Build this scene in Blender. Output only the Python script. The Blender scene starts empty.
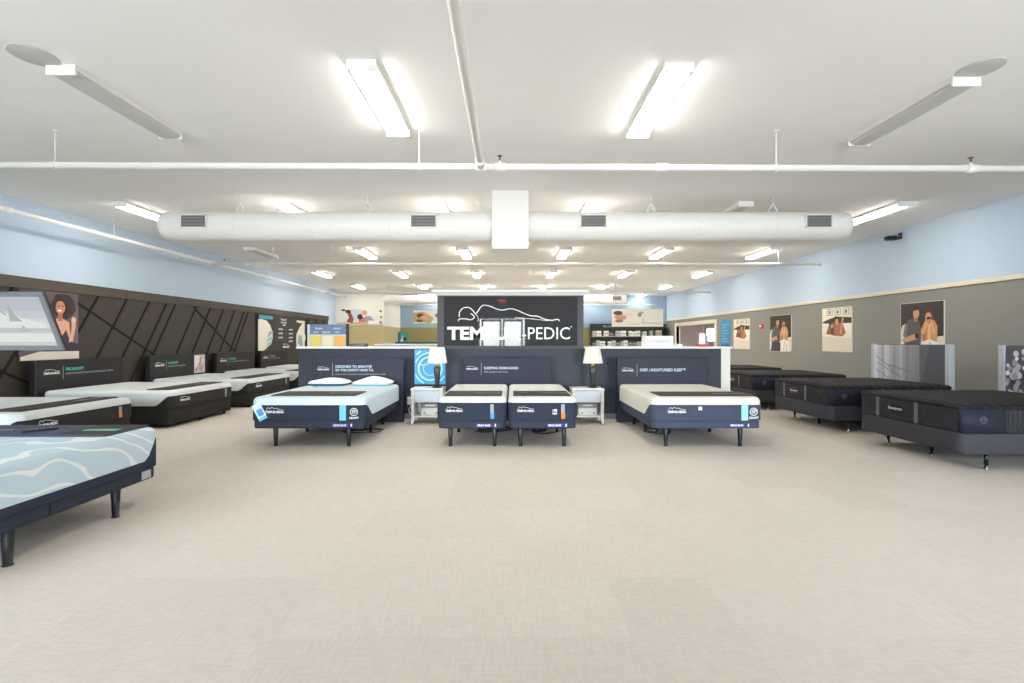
import bpy, bmesh, math, random
from mathutils import Vector, Matrix
random.seed(7)
PI = math.pi
C = bpy.context.scene.collection
F = 475.0

# ------------------------------------------------------------------ materials
def lin(c):
    c = c / 255.0
    return c / 12.92 if c <= 0.04045 else ((c + 0.055) / 1.055) ** 2.4
def rgb(t): return (lin(t[0]), lin(t[1]), lin(t[2]), 1.0)
_M = {}
def mat(name, col, rough=0.6, metal=0.0, var=0.06, scale=30.0, bump=0.0, spec=0.5, emit=None, estr=0.0):
    if name in _M: return _M[name]
    m = bpy.data.materials.new(name); m.use_nodes = True
    nt = m.node_tree; b = nt.nodes['Principled BSDF']
    b.inputs['Roughness'].default_value = rough
    b.inputs['Metallic'].default_value = metal
    b.inputs['Specular IOR Level'].default_value = spec
    tc = nt.nodes.new('ShaderNodeTexCoord'); no = nt.nodes.new('ShaderNodeTexNoise')
    no.inputs['Scale'].default_value = scale; no.inputs['Detail'].default_value = 3
    nt.links.new(tc.outputs['Object'], no.inputs['Vector'])
    mx = nt.nodes.new('ShaderNodeMix'); mx.data_type = 'RGBA'
    c = rgb(col)
    mx.inputs[6].default_value = (c[0]*(1-var), c[1]*(1-var), c[2]*(1-var), 1)
    mx.inputs[7].default_value = (min(1, c[0]*(1+var)), min(1, c[1]*(1+var)), min(1, c[2]*(1+var)), 1)
    nt.links.new(no.outputs['Fac'], mx.inputs[0])
    nt.links.new(mx.outputs[2], b.inputs['Base Color'])
    if bump:
        bp = nt.nodes.new('ShaderNodeBump'); bp.inputs['Strength'].default_value = bump
        bp.inputs['Distance'].default_value = 0.01
        nt.links.new(no.outputs['Fac'], bp.inputs['Height']); nt.links.new(bp.outputs['Normal'], b.inputs['Normal'])
    if emit:
        b.inputs['Emission Color'].default_value = rgb(emit); b.inputs['Emission Strength'].default_value = estr
    _M[name] = m
    return m

def mat_carpet():
    m = bpy.data.materials.new('carpet_tile'); m.use_nodes = True
    nt = m.node_tree; b = nt.nodes['Principled BSDF']; N = nt.nodes.new; L = nt.links.new
    b.inputs['Roughness'].default_value = 0.95; b.inputs['Specular IOR Level'].default_value = 0.1
    tc = N('ShaderNodeTexCoord')
    br = N('ShaderNodeTexBrick'); br.offset = 0.0
    br.inputs['Scale'].default_value = 1.0
    br.inputs['Brick Width'].default_value = 0.6; br.inputs['Row Height'].default_value = 0.6
    br.inputs['Mortar Size'].default_value = 0.0
    br.inputs['Color1'].default_value = rgb((202, 192, 183)); br.inputs['Color2'].default_value = rgb((207, 197, 188))
    L(tc.outputs['Object'], br.inputs['Vector'])
    mp = N('ShaderNodeMapping'); mp.inputs['Scale'].default_value = (60, 8, 1)
    mp2 = N('ShaderNodeMapping'); mp2.inputs['Scale'].default_value = (8, 60, 1)
    n1 = N('ShaderNodeTexNoise'); n2 = N('ShaderNodeTexNoise')
    for n in (n1, n2): n.inputs['Scale'].default_value = 1.0; n.inputs['Detail'].default_value = 2
    L(tc.outputs['Object'], mp.inputs['Vector']); L(tc.outputs['Object'], mp2.inputs['Vector'])
    L(mp.outputs[0], n1.inputs['Vector']); L(mp2.outputs[0], n2.inputs['Vector'])
    ad = N('ShaderNodeMath'); ad.operation = 'ADD'; L(n1.outputs['Fac'], ad.inputs[0]); L(n2.outputs['Fac'], ad.inputs[1])
    rp = N('ShaderNodeMapRange'); rp.inputs[1].default_value = 0.7; rp.inputs[2].default_value = 1.3
    rp.inputs[3].default_value = 0.93; rp.inputs[4].default_value = 1.04
    L(ad.outputs[0], rp.inputs[0])
    mx = N('ShaderNodeMix'); mx.data_type = 'RGBA'; mx.blend_type = 'MULTIPLY'; mx.inputs[0].default_value = 1
    L(br.outputs['Color'], mx.inputs[6]); L(rp.outputs[0], mx.inputs[7])
    L(mx.outputs[2], b.inputs['Base Color'])
    bp = N('ShaderNodeBump'); bp.inputs['Strength'].default_value = 0.25; bp.inputs['Distance'].default_value = 0.006
    L(ad.outputs[0], bp.inputs['Height']); L(bp.outputs[0], b.inputs['Normal'])
    return m

def mat_swirl():
    m = bpy.data.materials.new('swirl_knit_cover'); m.use_nodes = True
    nt = m.node_tree; b = nt.nodes['Principled BSDF']; N = nt.nodes.new; L = nt.links.new
    b.inputs['Roughness'].default_value = 0.85; b.inputs['Specular IOR Level'].default_value = 0.2
    tc = N('ShaderNodeTexCoord')
    mp = N('ShaderNodeMapping'); mp.inputs['Location'].default_value = (0.75, -0.25, 0.35); mp.inputs['Scale'].default_value = (1, 1, 1.3)
    wv = N('ShaderNodeTexWave'); wv.wave_type = 'RINGS'; wv.rings_direction = 'SPHERICAL'
    wv.inputs['Scale'].default_value = 2.1; wv.inputs['Distortion'].default_value = 9.0
    wv.inputs['Detail'].default_value = 0.6; wv.inputs['Detail Scale'].default_value = 1.1
    L(tc.outputs['Object'], mp.inputs['Vector']); L(mp.outputs[0], wv.inputs['Vector'])
    rp = N('ShaderNodeValToRGB'); e = rp.color_ramp.elements
    e[0].position = 0.88; e[0].color = rgb((190, 208, 219)); e[1].position = 0.95; e[1].color = rgb((226, 231, 233))
    L(wv.outputs['Fac'], rp.inputs[0]); L(rp.outputs[0], b.inputs['Base Color'])
    return m

def mat_quilt(name, col, line, sx):
    m = bpy.data.materials.new(name); m.use_nodes = True
    nt = m.node_tree; b = nt.nodes['Principled BSDF']; N = nt.nodes.new; L = nt.links.new
    b.inputs['Roughness'].default_value = 0.7; b.inputs['Specular IOR Level'].default_value = 0.2
    tc = N('ShaderNodeTexCoord'); wv = N('ShaderNodeTexWave'); wv.bands_direction = 'Y'
    wv.inputs['Scale'].default_value = sx; wv.inputs['Distortion'].default_value = 3.0; wv.inputs['Detail'].default_value = 1.0
    wv.inputs['Detail Scale'].default_value = 1.5
    L(tc.outputs['Object'], wv.inputs['Vector'])
    rp = N('ShaderNodeValToRGB'); e = rp.color_ramp.elements
    e[0].position = 0.05; e[0].color = rgb(line); e[1].position = 0.3; e[1].color = rgb(col)
    L(wv.outputs['Fac'], rp.inputs[0]); L(rp.outputs[0], b.inputs['Base Color'])
    bp = N('ShaderNodeBump'); bp.inputs['Strength'].default_value = 0.5; bp.inputs['Distance'].default_value = 0.02
    L(wv.outputs['Fac'], bp.inputs['Height']); L(bp.outputs[0], b.inputs['Normal'])
    return m

def mat_glass(name):
    m = bpy.data.materials.new(name); m.use_nodes = True
    nt = m.node_tree; nt.nodes.clear(); N = nt.nodes.new; L = nt.links.new
    o = N('ShaderNodeOutputMaterial'); t = N('ShaderNodeBsdfTransparent'); g = N('ShaderNodeBsdfGlossy')
    t.inputs[0].default_value = (0.95, 0.97, 0.96, 1); g.inputs['Roughness'].default_value = 0.02
    lw = N('ShaderNodeFresnel'); lw.inputs[0].default_value = 1.45
    mx = N('ShaderNodeMixShader'); L(lw.outputs[0], mx.inputs[0]); L(t.outputs[0], mx.inputs[1]); L(g.outputs[0], mx.inputs[2])
    L(mx.outputs[0], o.inputs[0])
    return m

def mat_shade():
    m = bpy.data.materials.new('lamp_shade_linen'); m.use_nodes = True
    nt = m.node_tree; nt.nodes.clear(); N = nt.nodes.new; L = nt.links.new
    o = N('ShaderNodeOutputMaterial'); t = N('ShaderNodeBsdfTranslucent'); d = N('ShaderNodeBsdfDiffuse')
    no = N('ShaderNodeTexNoise'); no.inputs['Scale'].default_value = 90
    cr = N('ShaderNodeValToRGB'); cr.color_ramp.elements[0].color = rgb((240, 238, 232)); cr.color_ramp.elements[1].color = rgb((248, 247, 243))
    L(no.outputs['Fac'], cr.inputs[0]); L(cr.outputs[0], t.inputs[0]); L(cr.outputs[0], d.inputs[0])
    mx = N('ShaderNodeMixShader'); mx.inputs[0].default_value = 0.4
    L(d.outputs[0], mx.inputs[1]); L(t.outputs[0], mx.inputs[2]); L(mx.outputs[0], o.inputs[0])
    return m

CARPET = mat_carpet(); SWIRL = mat_swirl(); GLASS = mat_glass('window_glass'); SHADE = mat_shade()
CEIL = mat('ceiling_paint', (236, 235, 232), 0.9, var=0.015, scale=2)
BLUE = mat('pale_blue_paint', (190, 207, 226), 0.85, var=0.02, scale=3)
OLIVE = mat('olive_grey_paint', (142, 141, 135), 0.85, var=0.03, scale=3)
BEIGE = mat('beige_paint', (190, 174, 132), 0.85, var=0.03, scale=3)
WHITEW = mat('white_wall_paint', (226, 224, 216), 0.85, var=0.02, scale=3)
MAUVE = mat('mauve_paint', (176, 158, 152), 0.85, var=0.02)
CREAM = mat('cream_trim', (226, 216, 196), 0.6, var=0.02)
TAUPE = mat('dark_taupe_panel', (53, 46, 39), 0.55, var=0.05, scale=4)
TAUPE2 = mat('taupe_band', (78, 69, 59), 0.6, var=0.05, scale=4)
BATTEN = mat('black_batten', (10, 9, 8), 0.8)
NAVYW = mat('navy_slate_paint', (46, 52, 66), 0.6, var=0.04, scale=3)
SIGNP = mat('charcoal_gloss_panel', (60, 60, 63), 0.03, var=0.03, scale=2, spec=0.45)
SIGNP.node_tree.nodes['Principled BSDF'].inputs['Coat Weight'].default_value = 0.12
SIGNP.node_tree.nodes['Principled BSDF'].inputs['Coat IOR'].default_value = 1.7
WHITE = mat('white_laminate', (235, 234, 231), 0.45, var=0.015)
WMETAL = mat('white_enamel', (236, 235, 232), 0.45, var=0.015)
LETTER = mat('white_letter', (238, 238, 240), 0.5, var=0.01)
LETTERB = mat('pale_letter', (196, 214, 226), 0.5, var=0.01)
TEALT = mat('teal_letter', (70, 190, 176), 0.5, var=0.01)
GREYT = mat('grey_letter', (150, 150, 152), 0.5, var=0.01)
COVER = mat('cream_knit_cover', (212, 210, 200), 0.85, var=0.03, scale=60, bump=0.1, spec=0.2)
COVERB = mat('blue_white_knit_cover', (200, 213, 221), 0.85, var=0.04, scale=25, bump=0.1, spec=0.2)
NAVYF = mat('navy_border_fabric', (42, 50, 66), 0.8, var=0.06, scale=120, bump=0.1, spec=0.25)
NAVYF2 = mat('slate_border_fabric', (64, 71, 90), 0.8, var=0.06, scale=120, bump=0.1, spec=0.25)
CHARF = mat('charcoal_border_fabric', (44, 42, 41), 0.8, var=0.06, scale=120, bump=0.1, spec=0.25)
BASEF = mat('dark_base_upholstery', (50, 55, 68), 0.75, var=0.06, scale=140, bump=0.1, spec=0.25)
LEGM = mat('dark_leg_wood', (28, 28, 34), 0.4)
RUNNER = mat('charcoal_runner', (66, 62, 58), 0.8, var=0.08, scale=80, bump=0.1, spec=0.3)
RUNNERB = mat('navy_runner', (56, 64, 90), 0.6, var=0.05, scale=80, spec=0.4)
HBM = mat('plum_headboard_vinyl', (33, 34, 56), 0.55, var=0.05, scale=8, spec=0.4)
HBD = mat('dark_headboard_vinyl', (30, 27, 30), 0.5, var=0.05, scale=8, spec=0.4)
BLACK = mat('black_plastic', (20, 20, 22), 0.35)
CYAN = mat('cyan_ribbon', (112, 190, 222), 0.6)
AQUA = mat('aqua_ribbon', (150, 214, 222), 0.6)
ORANGE = mat('orange_tag', (232, 120, 40), 0.6)
GREEN = mat('green_tag', (40, 160, 110), 0.6)
BLUET = mat('blue_tag', (70, 150, 214), 0.6)
PURPLE = mat('violet_label', (70, 66, 150), 0.6)
QTOP = mat_quilt('black_quilted_top', (25, 23, 25), (40, 37, 37), 2.2)
QSIDE = mat_quilt('grey_quilted_side', (48, 47, 52), (38, 38, 42), 6.0)
NAVYD = mat('midnight_side_panel', (34, 36, 52), 0.7, var=0.05, scale=60, spec=0.3)
BOXF = mat('graphite_box_upholstery', (58, 58, 64), 0.7, var=0.05, scale=140, bump=0.1, spec=0.3)
STRAP = mat('grey_strap', (96, 97, 104), 0.6)
CHROME = mat('chrome', (200, 200, 204), 0.2, 1.0)
SILVER = mat('silver_edge', (188, 194, 202), 0.4, 0.3)
DARKW = mat('espresso_wood', (40, 34, 34), 0.35, var=0.15, scale=12)
LENS_ON = mat('lit_lens', (255, 250, 240), 0.4, emit=(255, 250, 240), estr=15.0)
LENS_OFF = mat('unlit_lens', (196, 196, 192), 0.35, var=0.01)
BULB = mat('bulb_glow', (255, 240, 214), 0.4, emit=(255, 244, 226), estr=3.5)
TEALM = mat('teal_fabric', (30, 96, 112), 0.8)
RED = mat('red_plastic', (204, 40, 34), 0.4)
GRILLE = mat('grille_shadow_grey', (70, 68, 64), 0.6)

# ------------------------------------------------------------------ mesh helpers
def face(bm, vs, mi=0):
    try:
        f = bm.faces.new(vs); f.material_index = mi; return f
    except ValueError: return None
def box(bm, x0, x1, y0, y1, z0, z1, bev=0.0, mi=0):
    v = [bm.verts.new((x, y, z)) for z in (z0, z1) for y in (y0, y1) for x in (x0, x1)]
    fs = [face(bm, [v[i] for i in q], mi) for q in ((0, 2, 3, 1), (4, 5, 7, 6), (0, 1, 5, 4), (2, 6, 7, 3), (0, 4, 6, 2), (1, 3, 7, 5))]
    if bev:
        es = {e for f in fs for e in f.edges}
        bmesh.ops.bevel(bm, geom=list(es), offset=bev, segments=2, affect='EDGES', profile=0.5)
def loft(bm, rings, cap0=True, cap1=True, mi=0, smooth=True):
    vr = [[bm.verts.new(p) for p in r] for r in rings]
    n = len(vr[0])
    for a, b in zip(vr, vr[1:]):
        for i in range(n):
            f = face(bm, [a[i], a[(i+1) % n], b[(i+1) % n], b[i]], mi)
            if f: f.smooth = smooth
    if cap0: face(bm, list(reversed(vr[0])), mi)
    if cap1:
        face(bm, vr[-1], mi)
def cyl(bm, p0, p1, r0, r1=None, n=14, mi=0):
    r1 = r0 if r1 is None else r1
    p0, p1 = Vector(p0), Vector(p1); d = (p1-p0).normalized()
    u = d.orthogonal().normalized(); w = d.cross(u)
    loft(bm, [[p + (u*math.cos(2*PI*i/n) + w*math.sin(2*PI*i/n))*r for i in range(n)] for p, r in ((p0, r0), (p1, r1))], mi=mi)
def tube(bm, pts, r, n=8, mi=0):
    pts = [Vector(p) for p in pts]; rings = []
    t0 = (pts[1]-pts[0]).normalized(); u = t0.orthogonal().normalized()
    for i, p in enumerate(pts):
        t = (pts[min(i+1, len(pts)-1)]-pts[max(i-1, 0)]).normalized()
        u = (u - t*u.dot(t)).normalized(); w = t.cross(u)
        rings.append([p + (u*math.cos(2*PI*k/n) + w*math.sin(2*PI*k/n))*r for k in range(n)])
    loft(bm, rings, mi=mi)
def lathe(bm, prof, c=(0, 0, 0), n=24, mi=0, cap0=True, cap1=True):
    loft(bm, [[(c[0]+r*math.cos(2*PI*i/n), c[1]+r*math.sin(2*PI*i/n), c[2]+z) for i in range(n)] for r, z in prof], cap0, cap1, mi)
def rr(x0, x1, y0, y1, r, n=6, sub=0):
    pts = []
    for cx, cy, a0 in ((x1-r, y1-r, 0), (x0+r, y1-r, PI/2), (x0+r, y0+r, PI), (x1-r, y0+r, 1.5*PI)):
        for k in range(n+1):
            a = a0 + PI/2*k/n; pts.append((cx+r*math.cos(a), cy+r*math.sin(a)))
    if sub:
        out = []
        for i, p in enumerate(pts):
            q = pts[(i+1) % len(pts)]; out.append(p)
            dl = math.hypot(q[0]-p[0], q[1]-p[1]); k = int(dl/sub)
            for j in range(1, k): out.append((p[0]+(q[0]-p[0])*j/k, p[1]+(q[1]-p[1])*j/k))
        pts = out
    return pts
def slab(bm, x0, x1, y0, y1, prof, r, n=6, mi=0):
    loft(bm, [[(p[0], p[1], z) for p in rr(x0+i, x1-i, y0+i, y1-i, max(r-i*0.6, 0.004), n)] for i, z in prof], mi=mi)
def softprof(z0, z1, eb, et, k=5):
    p = [(eb*(1-math.sin(PI/2*j/k)), z0+eb*(1-math.cos(PI/2*j/k))) for j in range(k+1)]
    p += [(et*(1-math.cos(PI/2*j/k)), z1-et+et*math.sin(PI/2*j/k)) for j in range(k+1)]
    return p
def spline(pts, k=8):
    P = [Vector(p) for p in pts]; out = []
    for i in range(len(P)-1):
        a, b, c, d = P[max(i-1, 0)], P[i], P[i+1], P[min(i+2, len(P)-1)]
        for j in range(k):
            t = j/k
            out.append(0.5*((2*b)+(-a+c)*t+(2*a-5*b+4*c-d)*t*t+(-a+3*b-3*c+d)*t**3))
    out.append(P[-1]); return out
def obj(name, bm, ms, parent=None, loc=None):
    bmesh.ops.recalc_face_normals(bm, faces=bm.faces)
    me = bpy.data.meshes.new(name); bm.to_mesh(me); bm.free()
    for m in (ms if isinstance(ms, (list, tuple)) else [ms]): me.materials.append(m)
    o = bpy.data.objects.new(name, me); C.objects.link(o)
    if parent: o.parent = parent
    if loc: o.location = loc
    return o
def B(): return bmesh.new()
def tag(o, label, cat, group=None):
    o['label'] = label; o['category'] = cat
    if group: o['group'] = group
    return o
def thing(name, label, cat, loc=(0, 0, 0), rz=0.0, group=None):
    o = bpy.data.objects.new(name, None); o.empty_display_size = 0.1; C.objects.link(o)
    o.location = loc; o.rotation_euler = (0, 0, rz)
    return tag(o, label, cat, group)
def struct(name, bm, ms, parent=None):
    o = obj(name, bm, ms, parent)
    if not parent: o['kind'] = 'structure'
    return o
def sbox(name, m, *a):
    bm = B(); box(bm, *a); return struct(name, bm, m)
def dup(root, loc, rz, label=None):
    def cp(o, p):
        c = o.copy(); C.objects.link(c)
        if p: c.parent = p
        for ch in list(o.children): cp(ch, c)
        return c
    r = cp(root, None); r.location = loc; r.rotation_euler = (0, 0, rz)
    if label: r['label'] = label
    return r
def text_bm(bm, s, size, x, z, y, bold=0.0, ext=0.0008, align='LEFT', mi=0, sx=1.0):
    """adds lettering facing -Y, left end / baseline at (x, z), on plane y"""
    cu = bpy.data.curves.new('t', 'FONT'); cu.body = s; cu.size = size; cu.extrude = ext; cu.offset = bold
    cu.resolution_u = 3; cu.align_x = align
    o = bpy.data.objects.new('t', cu); C.objects.link(o); bpy.context.view_layer.update()
    me = bpy.data.meshes.new_from_object(o.evaluated_get(bpy.context.evaluated_depsgraph_get()))
    xs = [v.co.x for v in me.vertices]; wd = (max(xs)-min(xs))*sx if xs else 0
    me.transform(Matrix.Translation((x, y, z)) @ Matrix.Rotation(PI/2, 4, 'X') @ Matrix.Diagonal((sx, 1, 1, 1)))
    for p in me.polygons: p.material_index = mi
    bm.from_mesh(me)
    bpy.data.objects.remove(o); bpy.data.curves.remove(cu); bpy.data.meshes.remove(me)
    return wd
def ell(cx, cy, rx, ry, n=20, a0=0, a1=2*PI):
    return [(cx+rx*math.cos(a0+(a1-a0)*i/n), cy+ry*math.sin(a0+(a1-a0)*i/n)) for i in range(n+(0 if a1-a0 > 6.28 else 1))]
def picture(name, shapes, w, h, parent, x0, z0, y, step=0.0006):
    """a flat print facing -Y: layered inked areas; shapes = [(rgb, [(u, v)...])] in 0..1"""
    bm = B(); ms = []
    for i, (col, pts) in enumerate(shapes):
        m = mat('ink_%d_%d_%d' % tuple(col), col, 0.5, var=0.04, scale=15)
        if m not in ms: ms.append(m)
        yy = y - step*i
        face(bm, [bm.verts.new((x0+min(max(u, 0), 1)*w, yy, z0+min(max(v, 0), 1)*h)) for u, v in pts], ms.index(m))
    for f in bm.faces:
        f.normal_update()
        if f.normal.y > 0: f.normal_flip()
    me = bpy.data.meshes.new(name); bm.to_mesh(me); bm.free()
    for m in ms: me.materials.append(m)
    o = bpy.data.objects.new(name, me); C.objects.link(o); o.parent = parent
    return o
R01 = [(0, 0), (1, 0), (1, 1), (0, 1)]
def rect(a, b, c, d): return [(a, c), (b, c), (b, d), (a, d)]

# ------------------------------------------------------------------ room shell
XL, XR, YF, YB, ZC = -8.3, 8.3, -2.6, 25.5, 3.88
sbox('floor', CARPET, XL, XR, YF, YB, -0.1, 0)
sbox('ceiling', CEIL, XL-0.15, XR+0.15, YF-0.15, YB+0.15, ZC, ZC+0.12)
# left wall: blue above, taupe panel with battens below
sbox('wall_left', BLUE, XL-0.15, XL, YF, YB, 0, ZC)
sbox('trim_1', TAUPE, XL, XL+0.02, YF, 21.4, 0, 2.38)
sbox('trim_2', TAUPE2, XL, XL+0.05, YF, 21.4, 2.38, 2.57)
bm = B()
def batten(y0, z0, y1, z1, wd=0.04):
    d = Vector((0, y1-y0, z1-z0)).normalized(); nrm = Vector((0, -d.z, d.y))*wd/2
    a, b = Vector((XL+0.0201, y0, z0)), Vector((XL+0.0201, y1, z1)); q = [a-nrm, b-nrm, b+nrm, a+nrm]
    t = Vector((0.014, 0, 0))
    loft(bm, [q, [p+t for p in q]], smooth=False)
for yt in (4.4, 5.2, 5.7, 6.5, 7.1, 7.9, 8.6, 9.53, 10.24, 10.87, 11.41, 11.71, 12.48, 13.06, 13.65, 14.2, 14.7, 14.93, 19.4, 20.1, 20.9):
    batten(yt-0.03, 2.37, yt-1.38, 0.14)
for a in ((5.2, 2.37, 8.6, 0.5), (8.75, 2.37, 12.2, 0.5), (12.32, 2.37, 15.2, 0.5)): batten(*a, wd=0.036)
batten(15.36, 0.1, 15.36, 2.37, 0.06); batten(19.15, 0.1, 19.15, 2.37, 0.04)
struct('trim_3', bm, BATTEN)
# right wall with the wide cased opening near the back
OY0, OY1, OZ = 19.4, 24.0, 2.19
bm = B()
for a in ((YF, OY0, 0, 2.5), (OY1, YB, 0, 2.5), (OY0, OY1, OZ, 2.5)): box(bm, XR, XR+0.15, a[0], a[1], a[2], a[3], mi=0)
box(bm, XR, XR+0.15, YF, YB, 2.5, ZC, mi=1)
struct('wall_right', bm, [OLIVE, BLUE])
bm = B(); box(bm, XR-0.035, XR, YF, YB, 2.5, 2.58, 0.008); struct('trim_4', bm, CREAM)
bm = B(); t = 0.16
box(bm, XR-0.03, XR+0.18, OY0-t, OY0, 0, OZ+t); box(bm, XR-0.03, XR+0.18, OY1, OY1+t, 0, OZ+t); box(bm, XR-0.03, XR+0.18, OY0, OY1, OZ, OZ+t)
struct('trim_5', bm, CREAM)
bm = B(); box(bm, XR-0.015, XR, YF, OY0-t, 0, 0.1); box(bm, XR-0.015, XR, OY1+t, YB, 0, 0.1); struct('baseboard_right', bm, CREAM)
# side room beyond the opening
sbox('floor_side', CARPET, XR, 11.6, 17.5, YB, -0.1, 0)
sbox('ceiling_side', CEIL, XR+0.15, 11.6, 17.5, YB+0.15, 2.75, 2.85)
bm = B()
wx0, wx1, wz0, wz1 = 10.45, 11.0, 1.42, 2.14
box(bm, XR+0.15, wx0, YB, YB+0.12, 0, 2.75); box(bm, wx1, 11.6, YB, YB+0.12, 0, 2.75)
box(bm, wx0, wx1, YB, YB+0.12, 0, wz0); box(bm, wx0, wx1, YB, YB+0.12, wz1, 2.75)
box(bm, 11.6, 11.7, 17.5, 19, 0, 2.75); box(bm, 11.6, 11.7, 23.5, YB+0.12, 0, 2.75); box(bm, 11.6, 11.7, 19, 23.5, 0, 0.8); box(bm, 11.6, 11.7, 19, 23.5, 2.45, 2.75); box(bm, XR+0.15, 11.6, 17.4, 17.5, 0, 2.75)
struct('wall_side', bm, MAUVE)
bm = B()
for a in ((wx0, wx0+0.04, wz0, wz1), (wx1-0.04, wx1, wz0, wz1), (wx0+0.04, wx1-0.04, wz0, wz0+0.04), (wx0+0.04, wx1-0.04, wz1-0.04, wz1)):
    box(bm, a[0], a[1], YB+0.02, YB+0.1, a[2], a[3])
w = struct('window_3', bm, WHITE)
bm = B(); box(bm, wx0+0.04, wx1-0.04, YB+0.05, YB+0.056, wz0+0.04, wz1-0.04); obj('pane', bm, GLASS, w)
bm = B()
for a in ((19, 19.05, 0.8, 2.45), (23.45, 23.5, 0.8, 2.45), (19.05, 23.45, 0.8, 0.85), (19.05, 23.45, 2.4, 2.45), (21.2, 21.26, 0.85, 2.4)): box(bm, 11.62, 11.68, a[0], a[1], a[2], a[3])
w = struct('window_4', bm, WHITE)  # unseen window, added to let daylight brighten the side room
bm = B(); box(bm, 11.645, 11.651, 19.05, 23.45, 0.85, 2.4); obj('pane', bm, GLASS, w)
# back wall
bm = B(); box(bm, XL, XR, YB, YB+0.15, 0, 2.17, mi=0); box(bm, XL, XR, YB, YB+0.15, 2.17, ZC, mi=1)
struct('wall_back', bm, [mat('back_olive', (146, 136, 92), 0.85, var=0.03, scale=3), mat('back_blue', (146, 168, 190), 0.85, var=0.02, scale=3)])
# corner room at the back left
bm = B(); box(bm, XL, -6.0, 22.3, YB, 0, 2.15, mi=0); box(bm, XL, -6.0, 22.3, YB, 2.15, ZC, mi=1)
struct('wall_corner_room', bm, [BEIGE, WHITEW])
# glazed front behind the camera
PANES = [(-7.9, -3.5, 0.5, 3.1), (3.5, 7.9, 0.5, 3.1)]
DOORS = [(-1.34, -0.45), (-0.41, 0.48)]
bm = B()
zt = 3.1
for a in ((XL, -7.9), (-3.5, -1.4), (0.54, 3.5), (7.9, XR)): box(bm, a[0], a[1], YF-0.15, YF, 0, zt)
box(bm, XL, XR, YF-0.15, YF, zt, ZC)
for a in ((-7.9, -3.5), (3.5, 7.9)): box(bm, a[0], a[1], YF-0.15, YF, 0, 0.5)
box(bm, -1.4, 0.54, YF-0.15, YF, 2.42, zt)
struct('wall_front', bm, mat('front_grey_paint', (120, 120, 122), 0.85))
FRAME = mat('dark_window_frame', (52, 50, 50), 0.4, 0.3)
for i, (x0, x1, z0, z1) in enumerate(PANES):
    bm = B()
    for a in ((x0, x1, z0, z0+0.06), (x0, x1, z1-0.06, z1), (x0, x0+0.06, z0+0.06, z1-0.06), (x1-0.06, x1, z0+0.06, z1-0.06)):
        box(bm, a[0], a[1], YF-0.1, YF-0.02, a[2], a[3])
    for k in (1, 2):
        xm = x0+(x1-x0)*k/3; box(bm, xm-0.03, xm+0.03, YF-0.1, YF-0.02, z0+0.06, z1-0.06)
    w = struct('window_%d' % (i+1), bm, FRAME)
    bm = B(); box(bm, x0+0.06, x1-0.06, YF-0.064, YF-0.058, z0+0.06, z1-0.06); obj('pane', bm, GLASS, w)
for i, (x0, x1) in enumerate(DOORS):
    bm = B()
    for a in ((x0, x1, 0.01, 0.2), (x0, x1, 2.3, 2.4), (x0, x0+0.09, 0.2, 2.3), (x1-0.09, x1, 0.2, 2.3)):
        box(bm, a[0], a[1], YF-0.1, YF-0.04, a[2], a[3])
    d = struct('door_%d' % (i+1), bm, FRAME)
    bm = B(); box(bm, x0+0.09, x1-0.09, YF-0.074, YF-0.068, 0.2, 2.3); obj('pane', bm, GLASS, d)
    bm = B(); hx = x1-0.045 if i == 0 else x0+0.045
    tube(bm, [(hx, YF-0.04, 0.9), (hx, YF-0.01, 0.92), (hx, YF-0.01, 1.18), (hx, YF-0.04, 1.2)], 0.012); obj('door_handle', bm, CHROME, d)
ex = thing('exit_sign', 'red lit exit sign over the glass entrance doors', 'sign', (-0.43, YF, 3.2))
bm = B(); box(bm, -0.16, 0.16, 0.0, 0.04, -0.1, 0.1, 0.006); obj('housing', bm, WHITE, ex)
bm = B(); text_bm(bm, 'EXIT', 0.17, 0, -0.06, 0, 0.003, align='CENTER')
bmesh.ops.rotate(bm, verts=bm.verts, cent=(0, 0, 0), matrix=Matrix.Rotation(PI, 3, 'Z'))
bmesh.ops.translate(bm, verts=bm.verts, vec=(0, 0.042, 0)); obj('lettering', bm, mat('exit_red_glow', (255, 40, 30), 0.4, emit=(255, 40, 30), estr=6), ex)

# low partition with white cap, tall sign wall in its middle
PY = 9.05
bm = B(); box(bm, -4.07, 3.98, PY, PY+0.3, 0, 1.335); struct('wall_partition', bm, NAVYW)
bm = B(); box(bm, 3.985, 4.16, PY-0.005, PY+0.305, 0, 1.335, 0.01); struct('trim_6', bm, WHITEW)
bm = B(); box(bm, -4.1, -1.43, PY-0.04, PY+0.34, 1.336, 1.372, 0.006); struct('trim_7', bm, WHITE)
bm = B(); box(bm, 1.37, 4.19, PY-0.04, PY+0.34, 1.336, 1.372, 0.006); struct('trim_8', bm, WHITE)
bm = B(); box(bm, -1.42, 1.36, PY-0.03, PY+0.33, 1.336, 2.345); struct('wall_sign', bm, mat('charcoal_paint', (64, 64, 68), 0.5, var=0.03, scale=3))
bm = B(); box(bm, -1.42, 1.36, PY-0.03, PY-0.001, 0.08, 1.336); struct('wall_sign_base', bm, NAVYW)
bm = B()
prof = [(0.0, 0.0), (0.03, 0.0), (0.04, 0.02), (0.09, 0.06), (0.1, 0.1), (0.0, 0.1)]
rings = []
for (o_, z_) in prof:
    rings.append([(-1.42-o_, PY-0.03-o_, 2.345+z_), (1.36+o_, PY-0.03-o_, 2.345+z_), (1.36+o_, PY+0.33+o_, 2.345+z_), (-1.42-o_, PY+0.33+o_, 2.345+z_)])
loft(bm, rings, smooth=False); struct('trim_9', bm, WHITE)
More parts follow.
